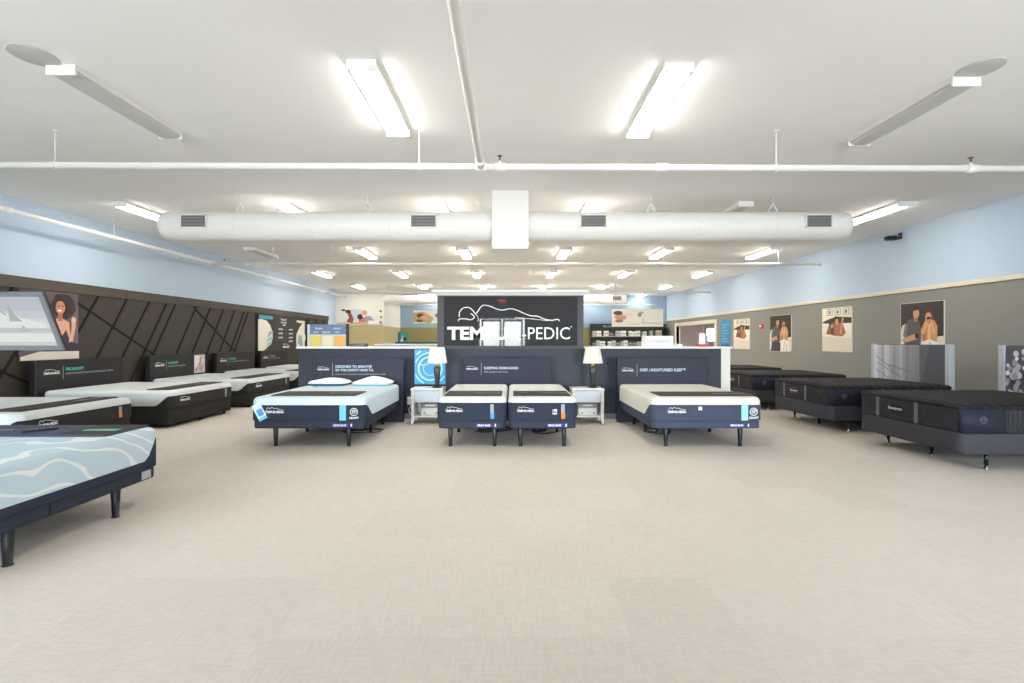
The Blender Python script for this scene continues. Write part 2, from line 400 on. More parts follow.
bm = B(); box(bm, -4.07, -1.43, PY-0.015, PY, 0, 0.1); box(bm, 1.37, 3.98, PY-0.015, PY, 0, 0.1); struct('baseboard_partition', bm, mat('grey_baseboard', (112, 116, 128), 0.5))

# ------------------------------------------------------------------ the wall sign
sg = thing('wall_sign_board', 'big white lettered sign with reclining figure on glossy charcoal panel', 'sign', (-0.03, PY-0.03, 1.39))
bm = B(); box(bm, -1.26, 1.27, -0.012, 0, 0.0, 0.93); obj('gloss_panel', bm, SIGNP, sg)
def spx(u, v): return ((400+u/4.655-512)*9.0/F+0.03, -0.018, 1.485+(340-(280+v/4.655))*9.0/F-1.39)
bm = B()
for pts in ([(276, 168), (278, 145), (296, 126), (322, 125), (340, 140), (352, 153), (364, 140), (376, 122), (392, 114), (420, 119), (455, 133), (480, 136), (512, 130), (545, 137), (580, 153), (610, 163), (640, 165), (672, 178), (706, 184), (734, 179), (742, 188)],
            [(271, 188), (276, 179), (300, 177), (330, 181), (346, 168), (330, 152)], [(352, 156), (364, 172), (362, 188)],
            [(534, 172), (580, 175), (640, 180), (690, 186)]):
    tube(bm, spline([spx(*p) for p in pts], 5), 0.0095 if len(pts) > 4 else 0.006, 8)
obj('figure_outline', bm, LETTER, sg)
bx0, zb = spx(222, 272)[0], spx(222, 272)[2]
bm = B(); w = text_bm(bm, 'TEMPUR', 0.33, 0, 0, 0, 0.012, 0.006)
s1 = (spx(566, 0)[0]-bx0)/w
bmesh.ops.transform(bm, matrix=Matrix.Translation((bx0, -0.018, zb)) @ Matrix.Diagonal((s1, 1, 1, 1)), verts=bm.verts)
obj('bold_lettering', bm, LETTER, sg)
bm = B(); w = text_bm(bm, '-PEDIC', 0.33, 0, 0, 0, 0.0, 0.006)
s2 = (spx(790, 0)[0]-spx(568, 0)[0])/w
bmesh.ops.transform(bm, matrix=Matrix.Translation((spx(566, 0)[0], -0.018, zb)) @ Matrix.Diagonal((s2, 1, 1, 1)), verts=bm.verts)
c = spx(797, 214); lathe_pts = None
cyl(bm, (c[0], -0.022, c[2]), (c[0], -0.014, c[2]), 0.012, n=10)
obj('thin_lettering', bm, LETTER, sg)

# ------------------------------------------------------------------ small logo used on beds and headboards
def logo_bm(bm, x, z, y, w, mi=0):
    """figure outline above the word, left end x, baseline z, width w"""
    tmp = B(); tw = text_bm(tmp, 'TEMPUR-PEDIC', 0.2, 0, 0, 0, 0.006, 0.001)
    k = w/tw
    bmesh.ops.transform(tmp, matrix=Matrix.Translation((x, y, z)) @ Matrix.Diagonal((k, 1, k*1.15, 1)), verts=tmp.verts)
    me = bpy.data.meshes.new('t'); tmp.to_mesh(me); tmp.free(); bm.from_mesh(me); bpy.data.meshes.remove(me)
    h = w*0.16
    pts = [(0.08, .12), (0.12, .7), (0.2, .7), (0.26, .35), (0.34, .85), (0.5, .55), (0.6, .6), (0.75, .25), (0.97, .05)]
    tube(bm, spline([(x+u*w, y, z+h*0.95+v*h*1.1) for u, v in pts], 3), w*0.011, 5, mi)

# ------------------------------------------------------------------ beds
def border_band(bm, w, l, z0, zfoot, zside, r=0.09, off=0.005, turn=0.34, rib=0.3, emx=0.14):
    path = rr(-w/2-off, w/2+off, -l/2-off, l/2+off, r, 8, 0.05)
    lo, hi, li = [], [], []
    for (x, y) in path:
        t = y+l/2
        s = min(max((t-0.03)/turn, 0), 1); s = s*s*(3-2*s)
        z = zfoot*(1-s)+zside*s
        lo.append((x, y, z0)); hi.append((x, y, z))
        k = Vector((x, y)); kk = Vector((max(min(x, w/2-r), -w/2+r), max(min(y, l/2-r), -l/2+r))); dd = (k-kk)
        q = k-dd.normalized()*(off+0.004); li.append((q.x, q.y, z+0.002))
    loft(bm, [lo, hi, li], False, False)
def mattress_bm(w, l, z0, z1):
    bm = B(); slab(bm, -w/2, w/2, -l/2, l/2, softprof(z0, z1, 0.025, 0.06), 0.09, 8); return bm
def leg_bm(x, y, h, r0=0.036, r1=0.024):
    bm = B(); lathe(bm, [(r1, 0.004), (r1, 0.004), (r0, h-0.01), (r0, h)], (x, y, 0), 16)
    lathe(bm, [(r1+0.006, 0), (r1+0.006, 0.008), (r1, 0.012)], (x, y, 0), 16); return bm

def adj_bed(label, loc, rz, w, l=2.03, cover=COVER, border=NAVYF, base=BASEF, zs=(0.27, 0.38, 0.705), zside=0.04, zfoot=0.25,
            legx=0.30, ribbon=None, emblem=False, logox=0.2, tagc=None, band=None, group=None, low=False, pocket=True, nlegs=6, logo=True, turn=0.34, rib=0.3, emx=0.14):
    z0, z1, z2 = zs
    t = thing('bed', label, 'bed', loc, rz, group)
    mo = obj('mattress', mattress_bm(w, l, z1, z2), cover, t)
    bm = B(); border_band(bm, w, l, z1+0.004, z1+zfoot, z1+zside, turn=turn); obj('border_band', bm, border, mo)
    bm = B(); slab(bm, -w/2+0.015, w/2-0.015, -l/2+0.012, l/2-0.012, softprof(z0, z1+0.002, 0.012, 0.012, 3), 0.07, 6)
    bo = obj('base', bm, base, t)
    yf = -l/2-0.0075
    if logo:
        bm = B(); logo_bm(bm, -w/2+logox, z1+zfoot*0.50, yf, 0.26 if w > 1.2 else 0.24); obj('logo', bm, LETTER, mo)
    if pocket:
        bm = B(); px0, px1 = (-w*0.16, w*0.26) if w > 1.2 else (-w*0.24, w*0.22)
        for q in (px0, px1): box(bm, q-0.004, q+0.004, yf-0.001, yf+0.003, z1+0.015, z1+zfoot*0.9)
        box(bm, px0, px1, yf-0.0005, yf+0.003, z1+0.015, z1+zfoot*0.88, 0.0)
        obj('foot_pocket', bm, border, mo)
    if ribbon:
        bm = B(); x = w/2-rib; box(bm, x-0.045, x+0.045, yf-0.003, yf+0.004, z1+0.006, z1+zfoot+0.004); obj('ribbon', bm, ribbon, mo)
    if emblem:
        bm = B(); cx, cz = w/2-emx, z1+zfoot*0.58
        for k in range(1):
            ring = [(cx+0.05*math.cos(2*PI*i/28), yf-0.001, cz+0.05*math.sin(2*PI*i/28)) for i in range(29)]; tube(bm, ring, 0.005, 6)
            sp = [(cx+(0.034-0.0012*i)*math.cos(0.42*i), yf-0.001, cz+(0.034-0.0012*i)*math.sin(0.42*i)) for i in range(24)]; tube(bm, sp, 0.005, 6)
        text_bm(bm, 'ADAPT', 0.042, cx, cz-0.098, yf-0.001, 0.001, align='CENTER'); obj('emblem', bm, LETTER, mo)
    if tagc:
        bm = B(); x = w/2-(0.26 if w > 1.2 else 0.2)
        box(bm, x-0.025, x+0.025, yf-0.004, yf+0.003, z1+zfoot*0.45, z1+zfoot*0.92, mi=0)
        box(bm, x-0.022, x+0.03, yf-0.005, yf+0.003, z1+0.03, z1+zfoot*0.45, mi=1)
        obj('hang_tag', bm, [GREYT, tagc], mo)
    if band == 'violet':
        bm = B(); x = w/2-0.46 if w > 1.2 else w/2-0.42
        box(bm, x, x+0.22, -l/2+0.0, -l/2+0.014, z0+0.025, z0+0.07, 0.002, mi=0)
        box(bm, x+0.245, x+0.285, -l/2+0.002, -l/2+0.014, z0+0.02, z0+0.075, 0.002, mi=0)
        text_bm(bm, 'ERGO BASE', 0.034, x+0.02, z0+0.036, -l/2-0.001, 0.001, mi=1)
        box(bm, x+0.258, x+0.272, -l/2-0.002, -l/2+0.002, z0+0.03, z0+0.066, mi=1)
        obj('base_label', bm, [PURPLE, LETTER], bo)
    if low:
        for sx in (-1, 0, 1):
            for sy in (-1, 1):
                obj('leg', leg_bm(sx*(w/2-0.14), sy*(l/2-0.10), z0+0.012, 0.028, 0.022), LEGM, t)
    else:
        ys = [-l/2+0.14, 0.16, l/2-0.14] if nlegs == 6 else [-l/2+0.4, -l/2+1.26]
        for y in ys:
            for sx in (-1, 1): obj('leg', leg_bm(sx*(w/2-legx), y, z0+0.012), LEGM, t)
    return t
def place(loc, rz, p):
    c, s = math.cos(rz), math.sin(rz)
    return (loc[0]+c*p[0]-s*p[1], loc[1]+s*p[0]+c*p[1], (loc[2] if len(loc) > 2 else 0)+p[2])
def runner(label, loc, rz, w, z, y0, ln, m=RUNNER, mid=None, group=None, text=None):
    bm = B(); slab(bm, -w/2, w/2, -ln/2, ln/2, [(0.004, 0), (0, 0.004), (0, 0.010), (0.005, 0.014)], 0.015, 3)
    o = tag(obj('foot_protector', bm, m), label, 'bed protector', group)
    o.location = place(loc, rz, (0, y0+ln/2, z)); o.rotation_euler = (0, 0, rz)
    bm = B(); tw = text_bm(bm, text or 'TEMPUR-PEDIC', 0.07, 0, -0.03, 0, 0.001, align='CENTER')
    bmesh.ops.rotate(bm, verts=bm.verts, cent=(0, 0, 0), matrix=Matrix.Rotation(-PI/2, 3, 'X'))
    bmesh.ops.translate(bm, verts=bm.verts, vec=(w*0.3, 0, 0.0145)); obj('woven_lettering', bm, GREYT, o)
    return o
def headboard(label, loc, rz, w, h, m, logo_x, lines, th=0.09, zlow=0.0, group=None, seam=None, lw=0.26, zl=None, divider=True):
    t = thing('headboard', label, 'headboard', loc, rz, group)
    bm = B(); box(bm, -w/2, w/2, 0, th, zlow, h, 0.012); p = obj('panel', bm, m, t)
    if seam:
        bm = B(); box(bm, -w/2+0.004, w/2-0.004, -0.006, 0.004, seam, seam+0.012); obj('seam_piping', bm, m, t)
    zl = zl or h-0.2
    bm = B(); logo_bm(bm, logo_x, zl, -0.002, lw); obj('logo', bm, LETTER, t)
    if divider:
        bm = B(); xd = logo_x+lw+0.06; box(bm, xd-0.004, xd+0.004, -0.003, 0.002, zl-0.1, zl+0.13); obj('divider_line', bm, GREYT, t)
    for (s, size, dz, mm, ww) in lines:
        bm = B(); tw = text_bm(bm, s, size, 0, 0, 0, size*0.02)
        bmesh.ops.transform(bm, matrix=Matrix.Translation((logo_x+lw+0.11, -0.002, zl+dz)) @ Matrix.Diagonal((ww/tw, 1, 1, 1)), verts=bm.verts)
        obj('slogan', bm, mm, t)
    return t

# centre beds -------------------------------------------------------
FD = 6.58
L = 2.03
yc = FD+L/2
clx = (-3.62-2.03)/2
CL = adj_bed('wide bed with two pillows, blue-white cover and navy foot, left of the lettered wall', (clx, yc, 0), 0, 1.585, cover=COVERB, ribbon=CYAN, emblem=True, logox=0.2, band='violet', legx=0.275, zfoot=0.216, rib=0.31, emx=0.155)
bm = B()
fy = -L/2-0.0145
cx, cz, ca = -0.665, 0.505, 0.5
def rot(u, v): return (cx+u*math.cos(ca)-v*math.sin(ca), cz+u*math.sin(ca)+v*math.cos(ca))
for i, (u0, u1, v0, v1) in enumerate(((-0.062, 0.062, -0.12, 0.12), (-0.062, 0.062, -0.12, -0.08), (-0.035, 0.045, -0.06, 0.04))):
    q = [rot(u0, v0), rot(u1, v0), rot(u1, v1), rot(u0, v1)]
    a = [(p[0], fy-0.0015*i, p[1]) for p in q]; b = [(p[0], fy+0.004, p[1]) for p in q]
    loft(bm, [b, a], smooth=False, mi=i)
obj('corner_card', bm, [mat('pale_card', (206, 226, 238), 0.5), CYAN, BLUET], CL)
runner('charcoal foot protector strip across the bed with two pillows', (clx, yc), 0, 1.2, 0.705, -L/2+0.16, 0.52)
def pillow(label, loc, rz, under, tilt):
    t = thing('pillow', label, 'pillow', loc, rz, 'pillows on the blue-white bed')
    hh = 0.135 if tilt else 0.105
    def sh(z0, z1, k):
        bm = B(); rings = []
        for j in range(9):
            v = j/8; z = z0+(z1-z0)*v; b = math.sin(PI*(0.5 if k == 0 else v))
            q = 1-0.22*(1-math.sqrt(max(0, 1-(2*v-1)**2)))*(1 if k else 0.3)
            rings.append([(x*q, y*q, z) for x, y in rr(-0.33, 0.33, -0.19, 0.19, 0.1, 6)])
        loft(bm, rings); return bm
    obj('underside', sh(0, 0.075 if not tilt else 0.055, 1), under, t)
    bm = B(); rings = []
    for j in range(10):
        a = j/9*PI/2; q = 0.35+0.65*math.cos(a); rings.append([(x*q, y*q, 0.045+hh*0.8*math.sin(a)*(1-0.55*(abs(x)/0.34)**2.5*(1 if tilt else 0.5))) for x, y in rr(-0.34, 0.34, -0.2, 0.2, 0.09, 6, 0.06)])
    loft(bm, rings); obj('cover', bm, mat('white_pillow_cover', (240, 240, 238), 0.85, var=0.02, bump=0.1), t)
    return t
pillow('flat white pillow with dark teal underside, left of the two', (clx-0.37, yc+0.76, 0.7055), 0, mat('teal_underside', (44, 110, 140), 0.8), 0)
pillow('plump white pillow with pale aqua underside, right of the two', (clx+0.38, yc+0.78, 0.7055), 0.06, mat('aqua_underside', (160, 208, 220), 0.8), 1)
headboard('navy headboard with four-line slogan behind the two pillows', ((-3.64-1.98)/2, FD+L+0.05, 0), 0, 1.66, 1.185, HBM, -0.74,
          [('DESIGNED TO BREATHE', 0.062, 0.045, LETTERB, 0.66), ("SO YOU DON'T HAVE TO.", 0.062, -0.02, LETTERB, 0.70), ('BUILT-IN COOLING FOR DEEP RESTFUL SLEEP', 0.03, -0.085, GREYT, 0.92)], lw=0.22, zl=0.95)

x0c, x1c = (436.9-512)*FD/F, (506.5-512)*FD/F
x2c, x3c = (508.3-512)*FD/F, (577.3-512)*FD/F
CCL = adj_bed('narrow split bed with blue hang tag, beside the left nightstand', ((x0c+x1c)/2, yc, 0), 0, x1c-x0c, tagc=BLUET, logox=0.12, band='violet', legx=0.17, cover=mat('white_knit', (210, 213, 209), 0.85, var=0.03, scale=50, bump=0.1))
CCR = adj_bed('narrow split bed with orange hang tag, beside the right nightstand', ((x2c+x3c)/2, yc, 0), 0, x3c-x2c, tagc=ORANGE, logox=0.12, band='violet', legx=0.17, cover=mat('white_knit', (210, 213, 209)))
bm = B(); text_bm(bm, '100', 0.045, 0.13, 0.51, -L/2-0.009, 0.001); text_bm(bm, 'night', 0.035, 0.13, 0.475, -L/2-0.009, 0.001); obj('patch_lettering', bm, LETTER, CCR)
runner('charcoal foot protector on the narrow bed with the blue tag', ((x0c+x1c)/2, yc), 0, 0.82, 0.705, -L/2+0.14, 0.6)
runner('charcoal foot protector on the narrow bed with the orange tag', ((x2c+x3c)/2, yc), 0, 0.82, 0.705, -L/2+0.14, 0.6)
rm = thing('remote_control', 'black remote control lying on the narrow bed with the orange tag', 'remote control', ((x2c+x3c)/2-0.25, yc-L/2+0.36, 0.7195), 0.2)
bm = B(); slab(bm, -0.13, 0.13, -0.05, 0.05, softprof(0, 0.035, 0.004, 0.012, 3), 0.03); obj('body', bm, BLACK, rm)
for i in range(4):
    bm = B(); cyl(bm, (-0.09+i*0.045, 0, 0.034), (-0.09+i*0.045, 0, 0.039), 0.011); obj('button', bm, GREYT, rm)
headboard('small plum headboard above the two narrow beds, on the lettered wall', (-0.09, FD+L+0.2, 0), 0, 1.66, 1.185, HBM, -0.76,
          [('SLEEPING REIMAGINED', 0.062, 0.01, LETTERB, 0.64), ('FEEL MORE WITH EASE', 0.036, -0.055, GREYT, 0.44)], lw=0.22, zl=0.95, seam=0.7)

x4, x5 = 1.93, 3.47
crx = (x4+x5)/2
CR = adj_bed('wide bed with cream cover and slate foot, right of the lettered wall', (crx, yc, 0), 0, 1.54, cover=COVER, border=NAVYF2, base=NAVYF2, ribbon=AQUA, emblem=True, logox=0.22, band='violet', legx=0.245, zfoot=0.22, rib=0.25, emx=0.125)
bm = B(); box(bm, -0.12, -0.07, -L/2-0.012, -L/2-0.004, 0.53, 0.575); obj('white_badge', bm, LETTER, CR)
runner('dark brown-grey foot protector on the wide cream bed at right', (crx+0.06, yc), 0, 1.34, 0.705, -L/2+0.13, 0.5)
headboard('navy headboard with one-line slogan behind the wide cream bed', ((1.93+3.57)/2, FD+L+0.05, 0), 0, 1.66, 1.185, HBM, -0.75,
          [('DEEP, UNDISTURBED SLEEP\u2122', 0.072, 0.0, LETTERB, 0.83)], lw=0.22, zl=0.93, seam=0.78)
# power boxes and leads under the centre beds
for k, (x, y, s) in enumerate(((clx+0.25, 7.9, 'under the bed with two pillows'), (-0.45, 7.95, 'under the narrow bed with the blue tag'), (0.45, 7.8, 'under the narrow bed with the orange tag'), (2.3, 7.75, 'under the wide cream bed'))):
    t = thing('power_supply', 'black power box with looping leads ' + s, 'power supply', (x, y, 0), 0.4*k, 'bed power supplies')
    bm = B(); slab(bm, -0.12, 0.12, -0.07, 0.07, softprof(0, 0.07, 0.006, 0.012, 3), 0.02); obj('body', bm, BLACK, t)
    for q in range(2):
        pts = [(0.1, 0.0, 0.03), (0.2, 0.05*q, 0.012), (0.32, 0.12-0.1*q, 0.008), (0.42, -0.05+0.1*q, 0.008), (0.34, -0.22, 0.008), (0.1-0.2*q, -0.25, 0.008), (-0.2, -0.14+0.1*q, 0.008)]
        bm = B(); tube(bm, spline(pts, 6), 0.007, 6); obj('cable', bm, BLACK, t)

# left wall beds ----------------------------------------------------
LB = 2.2
BX = -5.78-LB/2
LCOV = mat('off_white_knit', (212, 216, 216), 0.85, var=0.03, scale=40, bump=0.1)
lows = [(5.58, 7.26, 'charcoal-footed bed with orange hang tag, nearest of the left-wall row', ORANGE, LCOV),
        (8.06, 9.84, 'charcoal-footed bed with green hang tag, second along the left wall', GREEN, LCOV),
        (10.5, 12.4, 'charcoal-footed bed in front of the headboard with a pink picture', BLUET, LCOV),
        (13.1, 14.65, 'charcoal-footed bed mostly hidden behind the partition end, fourth along the left wall', None, LCOV),
        (15.3, 16.85, 'far bed under the silhouette board on the left wall', None, LCOV)]
for i, (a, b, lab, tg, cv) in enumerate(lows):
    w = b-a; y = (a+b)/2
    adj_bed(lab, (BX, y, 0), PI/2, w, LB, turn=0.26, cover=cv, border=CHARF, base=CHARF, zs=(0.06, 0.33, 0.635), zfoot=0.21, zside=0.045, tagc=tg, low=True, pocket=False, logox=0.2)
    runner(['dark foot protector on the left-wall bed with orange tag', 'dark foot protector on the left-wall bed with green tag', 'dark foot protector on the bed facing the pink picture',
            'dark foot protector on the fourth left-wall bed', 'dark foot protector on the farthest left-wall bed'][i], (BX, y), PI/2, w*0.84, 0.635, -LB/2+0.12, 0.42)
HX = -8.14
hb = [(8.94, 1.82, 'dark headboard with teal slogan behind the bed with the green tag', [('PROADAPT', 0.075, 0.05, TEALT, 0.36), ('ADAPTS TO YOUR BODY FOR ALL NIGHT PERSONALIZED COMFORT', 0.042, -0.02, GREYT, 1.02)], None),
      (11.55, 1.95, 'dark headboard with a pink photo at its right end', [('LUXEADAPT', 0.07, 0.04, TEALT, 0.34), ('OUR MOST ADVANCED PRESSURE RELIEF', 0.042, -0.03, GREYT, 0.6)], 'pic'),
      (13.9, 1.85, 'dark headboard just left of the silhouette board', [('PROBREEZE', 0.07, 0.04, TEALT, 0.32), ('FEEL UP TO FIVE DEGREES COOLER ALL NIGHT LONG', 0.042, -0.03, GREYT, 0.95)], None),
      (16.15, 1.8, 'dark headboard below the silhouette board', [('LUXEBREEZE', 0.07, 0.04, GREYT, 0.34), ('OUR COOLEST SLEEP', 0.042, -0.03, GREYT, 0.7)], None)]
for y, w, lab, lines, pic in hb:
    h = headboard(lab, (HX+0.09, y, 0), PI/2, w, 1.15, HBD, -w/2+0.13, lines, lw=0.3, zl=0.9, th=0.12)
    if pic:
        p = picture('pink_print', [((206, 186, 186), R01), ((226, 214, 212), rect(0.05, 0.5, 0.3, 0.95)), ((196, 150, 148), [(0.4, 0.1), (0.7, 0.2), (0.65, 0.9), (0.5, 0.8)]),
                               ((90, 72, 74), [(0.1, 0.1), (0.2, 0.1), (0.55, 0.6), (0.6, 0.98), (0.5, 0.6)]), ((230, 196, 190), ell(0.78, 0.6, 0.12, 0.2)), ((120, 90, 92), [(0.6, 0.1), (0.66, 0.1), (0.9, 0.5), (0.86, 0.55)])], 0.42, 0.46, h, w/2-0.5, 0.66, -0.003)
headboard('headboard at the far left edge behind the nearest left-wall bed', (HX+0.09, 6.37, 0), PI/2, 1.7, 1.15, HBD, -0.72, [('ADAPT', 0.075, 0.05, TEALT, 0.3), ('PRESSURE RELIEF', 0.042, -0.02, GREYT, 0.8)], lw=0.3, zl=0.9, th=0.12)

# bed 1, head end towards the viewer, foot away
w1 = 1.55; x1 = -3.275
b1x = x1-w1/2; b1y = 4.42-L/2
B1 = adj_bed('big pale blue bed with white swirl pattern, nearest at left', (b1x, b1y, 0), PI, w1, cover=SWIRL, border=NAVYF, base=BASEF, zs=(0.24, 0.345, 0.705), zfoot=0.25, zside=0.07, turn=0.15, legx=0.08, nlegs=4, pocket=False, logox=0.2)
bm = B(); box(bm, -w1/2+0.008, -w1/2+0.018, -L/2+0.1, -L/2+0.2, 0.255, 0.325, 0.002)
obj('base_badge', bm, mat('silver_badge', (190, 192, 196), 0.35, 0.4), B1)
bm = B(); box(bm, -w1/2+0.009, -w1/2+0.0135, 0.02, 0.028, 0.25, 0.345); obj('base_seam', bm, BLACK, B1)
r1 = runner('navy foot protector with green stripe on the swirl-patterned bed', (b1x, b1y), PI, w1-0.12, 0.705, -L/2+0.05, 0.48, RUNNERB, text='PROTECT')
bm = B(); box(bm, -w1/2+0.065, -w1/2+0.50, -0.235, 0.235, 0.0142, 0.0165); obj('dark_end', bm, RUNNER, r1)
bm = B(); box(bm, -w1/2+0.13, -w1/2+0.42, -0.02, 0.05, 0.0166, 0.019); obj('green_stripe', bm, mat('green_weave', (96, 164, 138), 0.7), r1)
rm = thing('remote_control', 'slim black remote control on the navy strip of the swirl-patterned bed', 'remote control', (-4.05, 4.08, 0.7195), 0.75)
bm = B(); slab(bm, -0.115, 0.115, -0.022, 0.022, softprof(0, 0.02, 0.004, 0.007, 3), 0.018); obj('body', bm, BLACK, rm)
for i in range(4):
    bm = B(); cyl(bm, (-0.07+i*0.045, 0, 0.019), (-0.07+i*0.045, 0, 0.0225), 0.009); obj('button', bm, GREYT, rm)

# right wall beds ---------------------------------------------------
def dark_bed(label, loc, rz, w, detail=True):
    t = thing('bed', label, 'bed', loc, rz)
    z0, z1, z2 = 0.19, 0.43, 0.765
    bm = B(); slab(bm, -w/2, w/2, -L/2, L/2, softprof(z0, z1, 0.012, 0.015, 3), 0.1, 8); obj('box_spring', bm, BOXF, t)
    bm = B(); slab(bm, -w/2, w/2, -L/2, L/2, softprof(z1+0.001, z2-0.04, 0.02, 0.02, 4), 0.1, 8); mo = obj('mattress', bm, QSIDE, t)
    bm = B(); slab(bm, -w/2-0.008, w/2+0.008, -L/2-0.008, L/2+0.008, [(0.03, z2-0.075), (0.004, z2-0.065), (0, z2-0.045), (0.006, z2-0.025), (0.03, z2-0.008), (0.075, z2), (0.25, z2+0.008), (0.5, z2+0.01)], 0.1, 8)
    obj('quilted_top', bm, QTOP, mo)
    for s in (-1, 1):
        pts = [(s*(w/2+0.006), -L/2+0.5), (s*(w/2+0.006), -L/2+0.1)] + [(s*(w/2-0.1+0.106*math.cos(a)), -L/2+0.1-0.106*math.sin(a)) for a in [PI/2*k/6 for k in range(1, 5)]]
        bm = B(); a = [(x, y, z1+0.015) for x, y in pts]; b = [(x, y, z2-0.06) for x, y in pts]
        va = [bm.verts.new(p) for p in a]; vb = [bm.verts.new(p) for p in b]
        for i in range(len(a)-1): face(bm, [va[i], va[i+1], vb[i+1], vb[i]]).smooth = True
        o = obj('side_panel', bm, NAVYD, mo); m_ = o.modifiers.new('thick', 'SOLIDIFY'); m_.thickness = 0.006; m_.offset = 0
        x = s*(w/2+0.012); q = [(x, -L/2+0.24+0.04*math.cos(2*PI*i/24), 0.585+0.04*math.sin(2*PI*i/24)) for i in range(25)]
        q2 = [(x, -L/2+0.24+(0.028-0.0012*i)*math.cos(0.5*i), 0.585+(0.028-0.0012*i)*math.sin(0.5*i)) for i in range(18)]
        bm = B(); tube(bm, q, 0.004, 6); tube(bm, q2, 0.004, 6); obj('emblem', bm, STRAP, o)
        for yy in (-L/2+0.86, -L/2+1.4, -L/2+1.8):
            bm = B(); xx = s*(w/2+0.004); box(bm, min(xx, xx-s*0.012), max(xx, xx-s*0.012), yy-0.025, yy+0.025, z1+0.015, z2-0.06); obj('strap', bm, STRAP, mo)
    for xx in (-w*0.27, w*0.12):
        bm = B(); box(bm, xx-0.025, xx+0.025, -L/2-0.006, -L/2+0.006, z1+0.015, z2-0.06); obj('strap', bm, STRAP, mo)
    bm = B(); slab(bm, -0.13, 0.13, -0.05, 0.05, [(0.006, 0), (0, 0.004), (0, 0.01), (0.006, 0.014)], 0.045, 6)
    bmesh.ops.rotate(bm, verts=bm.verts, cent=(0, 0, 0), matrix=Matrix.Rotation(PI/2, 3, 'X'))
    bmesh.ops.translate(bm, verts=bm.verts, vec=(-w*0.075, -L/2, 0.585)); pl = obj('name_plate', bm, BLACK, mo)
    bm = B(); text_bm(bm, 'Beautyrest', 0.052, -w*0.075, 0.572, -L/2-0.015, 0.001, align='CENTER'); obj('lettering', bm, mat('pale_gold_letter', (206, 200, 182), 0.4), pl)
    for x in (-w/2+0.09, 0, w/2-0.09):
        for y in (-L/2+0.37, L/2-0.3):
            bm = B(); lathe(bm, [(0.022, 0.055), (0.022, z0+0.01)], (x, y, 0), 12, mi=0); lathe(bm, [(0.03, 0), (0.03, 0.01), (0.016, 0.022), (0.014, 0.06)], (x, y, 0), 14, mi=1)
            obj('leg', bm, [BLACK, CHROME if y < 0 else BLACK], t)
    return t
RX = 5.13+L/2
rb = [(5.42, 7.03, 'black quilted bed, nearest at right'), (7.68, 9.33, 'black quilted bed in front of the grey fabric-print headboard'),
      (10.12, 11.75, 'black quilted bed behind the second one on the right, under the small couple poster'), (12.55, 14.1, 'farthest black quilted bed on the right, just past the partition end')]
for a, b, lab in rb: dark_bed(lab, (RX, (a+b)/2, 0), -PI/2, b-a)

def print_headboard(label, y, w, shapes):
    t = thing('headboard', label, 'headboard', (RX+L/2+0.095, y, 0), -PI/2)
    bm = B(); box(bm, -w/2+0.02, w/2-0.02, 0.01, 0.06, 0, 1.42); obj('panel', bm, mat('dark_board', (92, 92, 100), 0.5), t)
    for s in (-1, 1):
        bm = B(); xx = s*w/2; box(bm, min(xx, xx-s*0.09), max(xx, xx-s*0.09), -0.012, 0.075, 0, 1.425, 0.006); obj('silver_post', bm, SILVER, t)
    picture('fabric_print', shapes, w-0.18, 1.3, t, -w/2+0.09, 0.11, 0.0085, 0.0004)
hs = [((98, 99, 108), R01)]
for i in range(14):
    u = i/14*0.66; g = int(194-62*i/14+(20 if i in (0, 3, 4, 8) else 0)-(14 if i in (2, 6, 10) else 0))
    hs.append(((g, g, g+7), [(u, 0), (u+0.06, 0), (u+0.05+0.015*math.sin(i), 0.5), (u+0.055, 1), (u, 1), (u+0.012*math.sin(i-1), 0.5)]))
hs.append(((84, 84, 92), [(0.64, 0), (1, 0), (1, 1), (0.8, 1), (0.7, 0.5)]))
for (u, v, u2, v2) in ((0.02, 0.82, 0.3, 0.62), (0.05, 0.72, 0.42, 0.52), (0.02, 0.62, 0.35, 0.42), (0.2, 0.7, 0.55, 0.62)):
    hs.append(((112, 112, 120), [(u, v), (u2, v2), (u2, v2+0.012), (u, v+0.012)]))
print_headboard('freestanding headboard with grey folded-fabric print and silver edges', 8.72, 1.72, hs)
hs = [((92, 90, 104), R01)]
rnd = random.Random(3)
for i in range(240):
    r = rnd.uniform(0.012, 0.034); g = rnd.choice((160, 190, 220, 242)); hs.append(((g, g, min(255, g+6)), ell(rnd.uniform(0.03, 0.97), rnd.uniform(0.03, 0.97), r, r*1.25, 14)))
print_headboard('freestanding headboard with pale bubble-dot print at the right edge', 6.27, 1.62, hs)

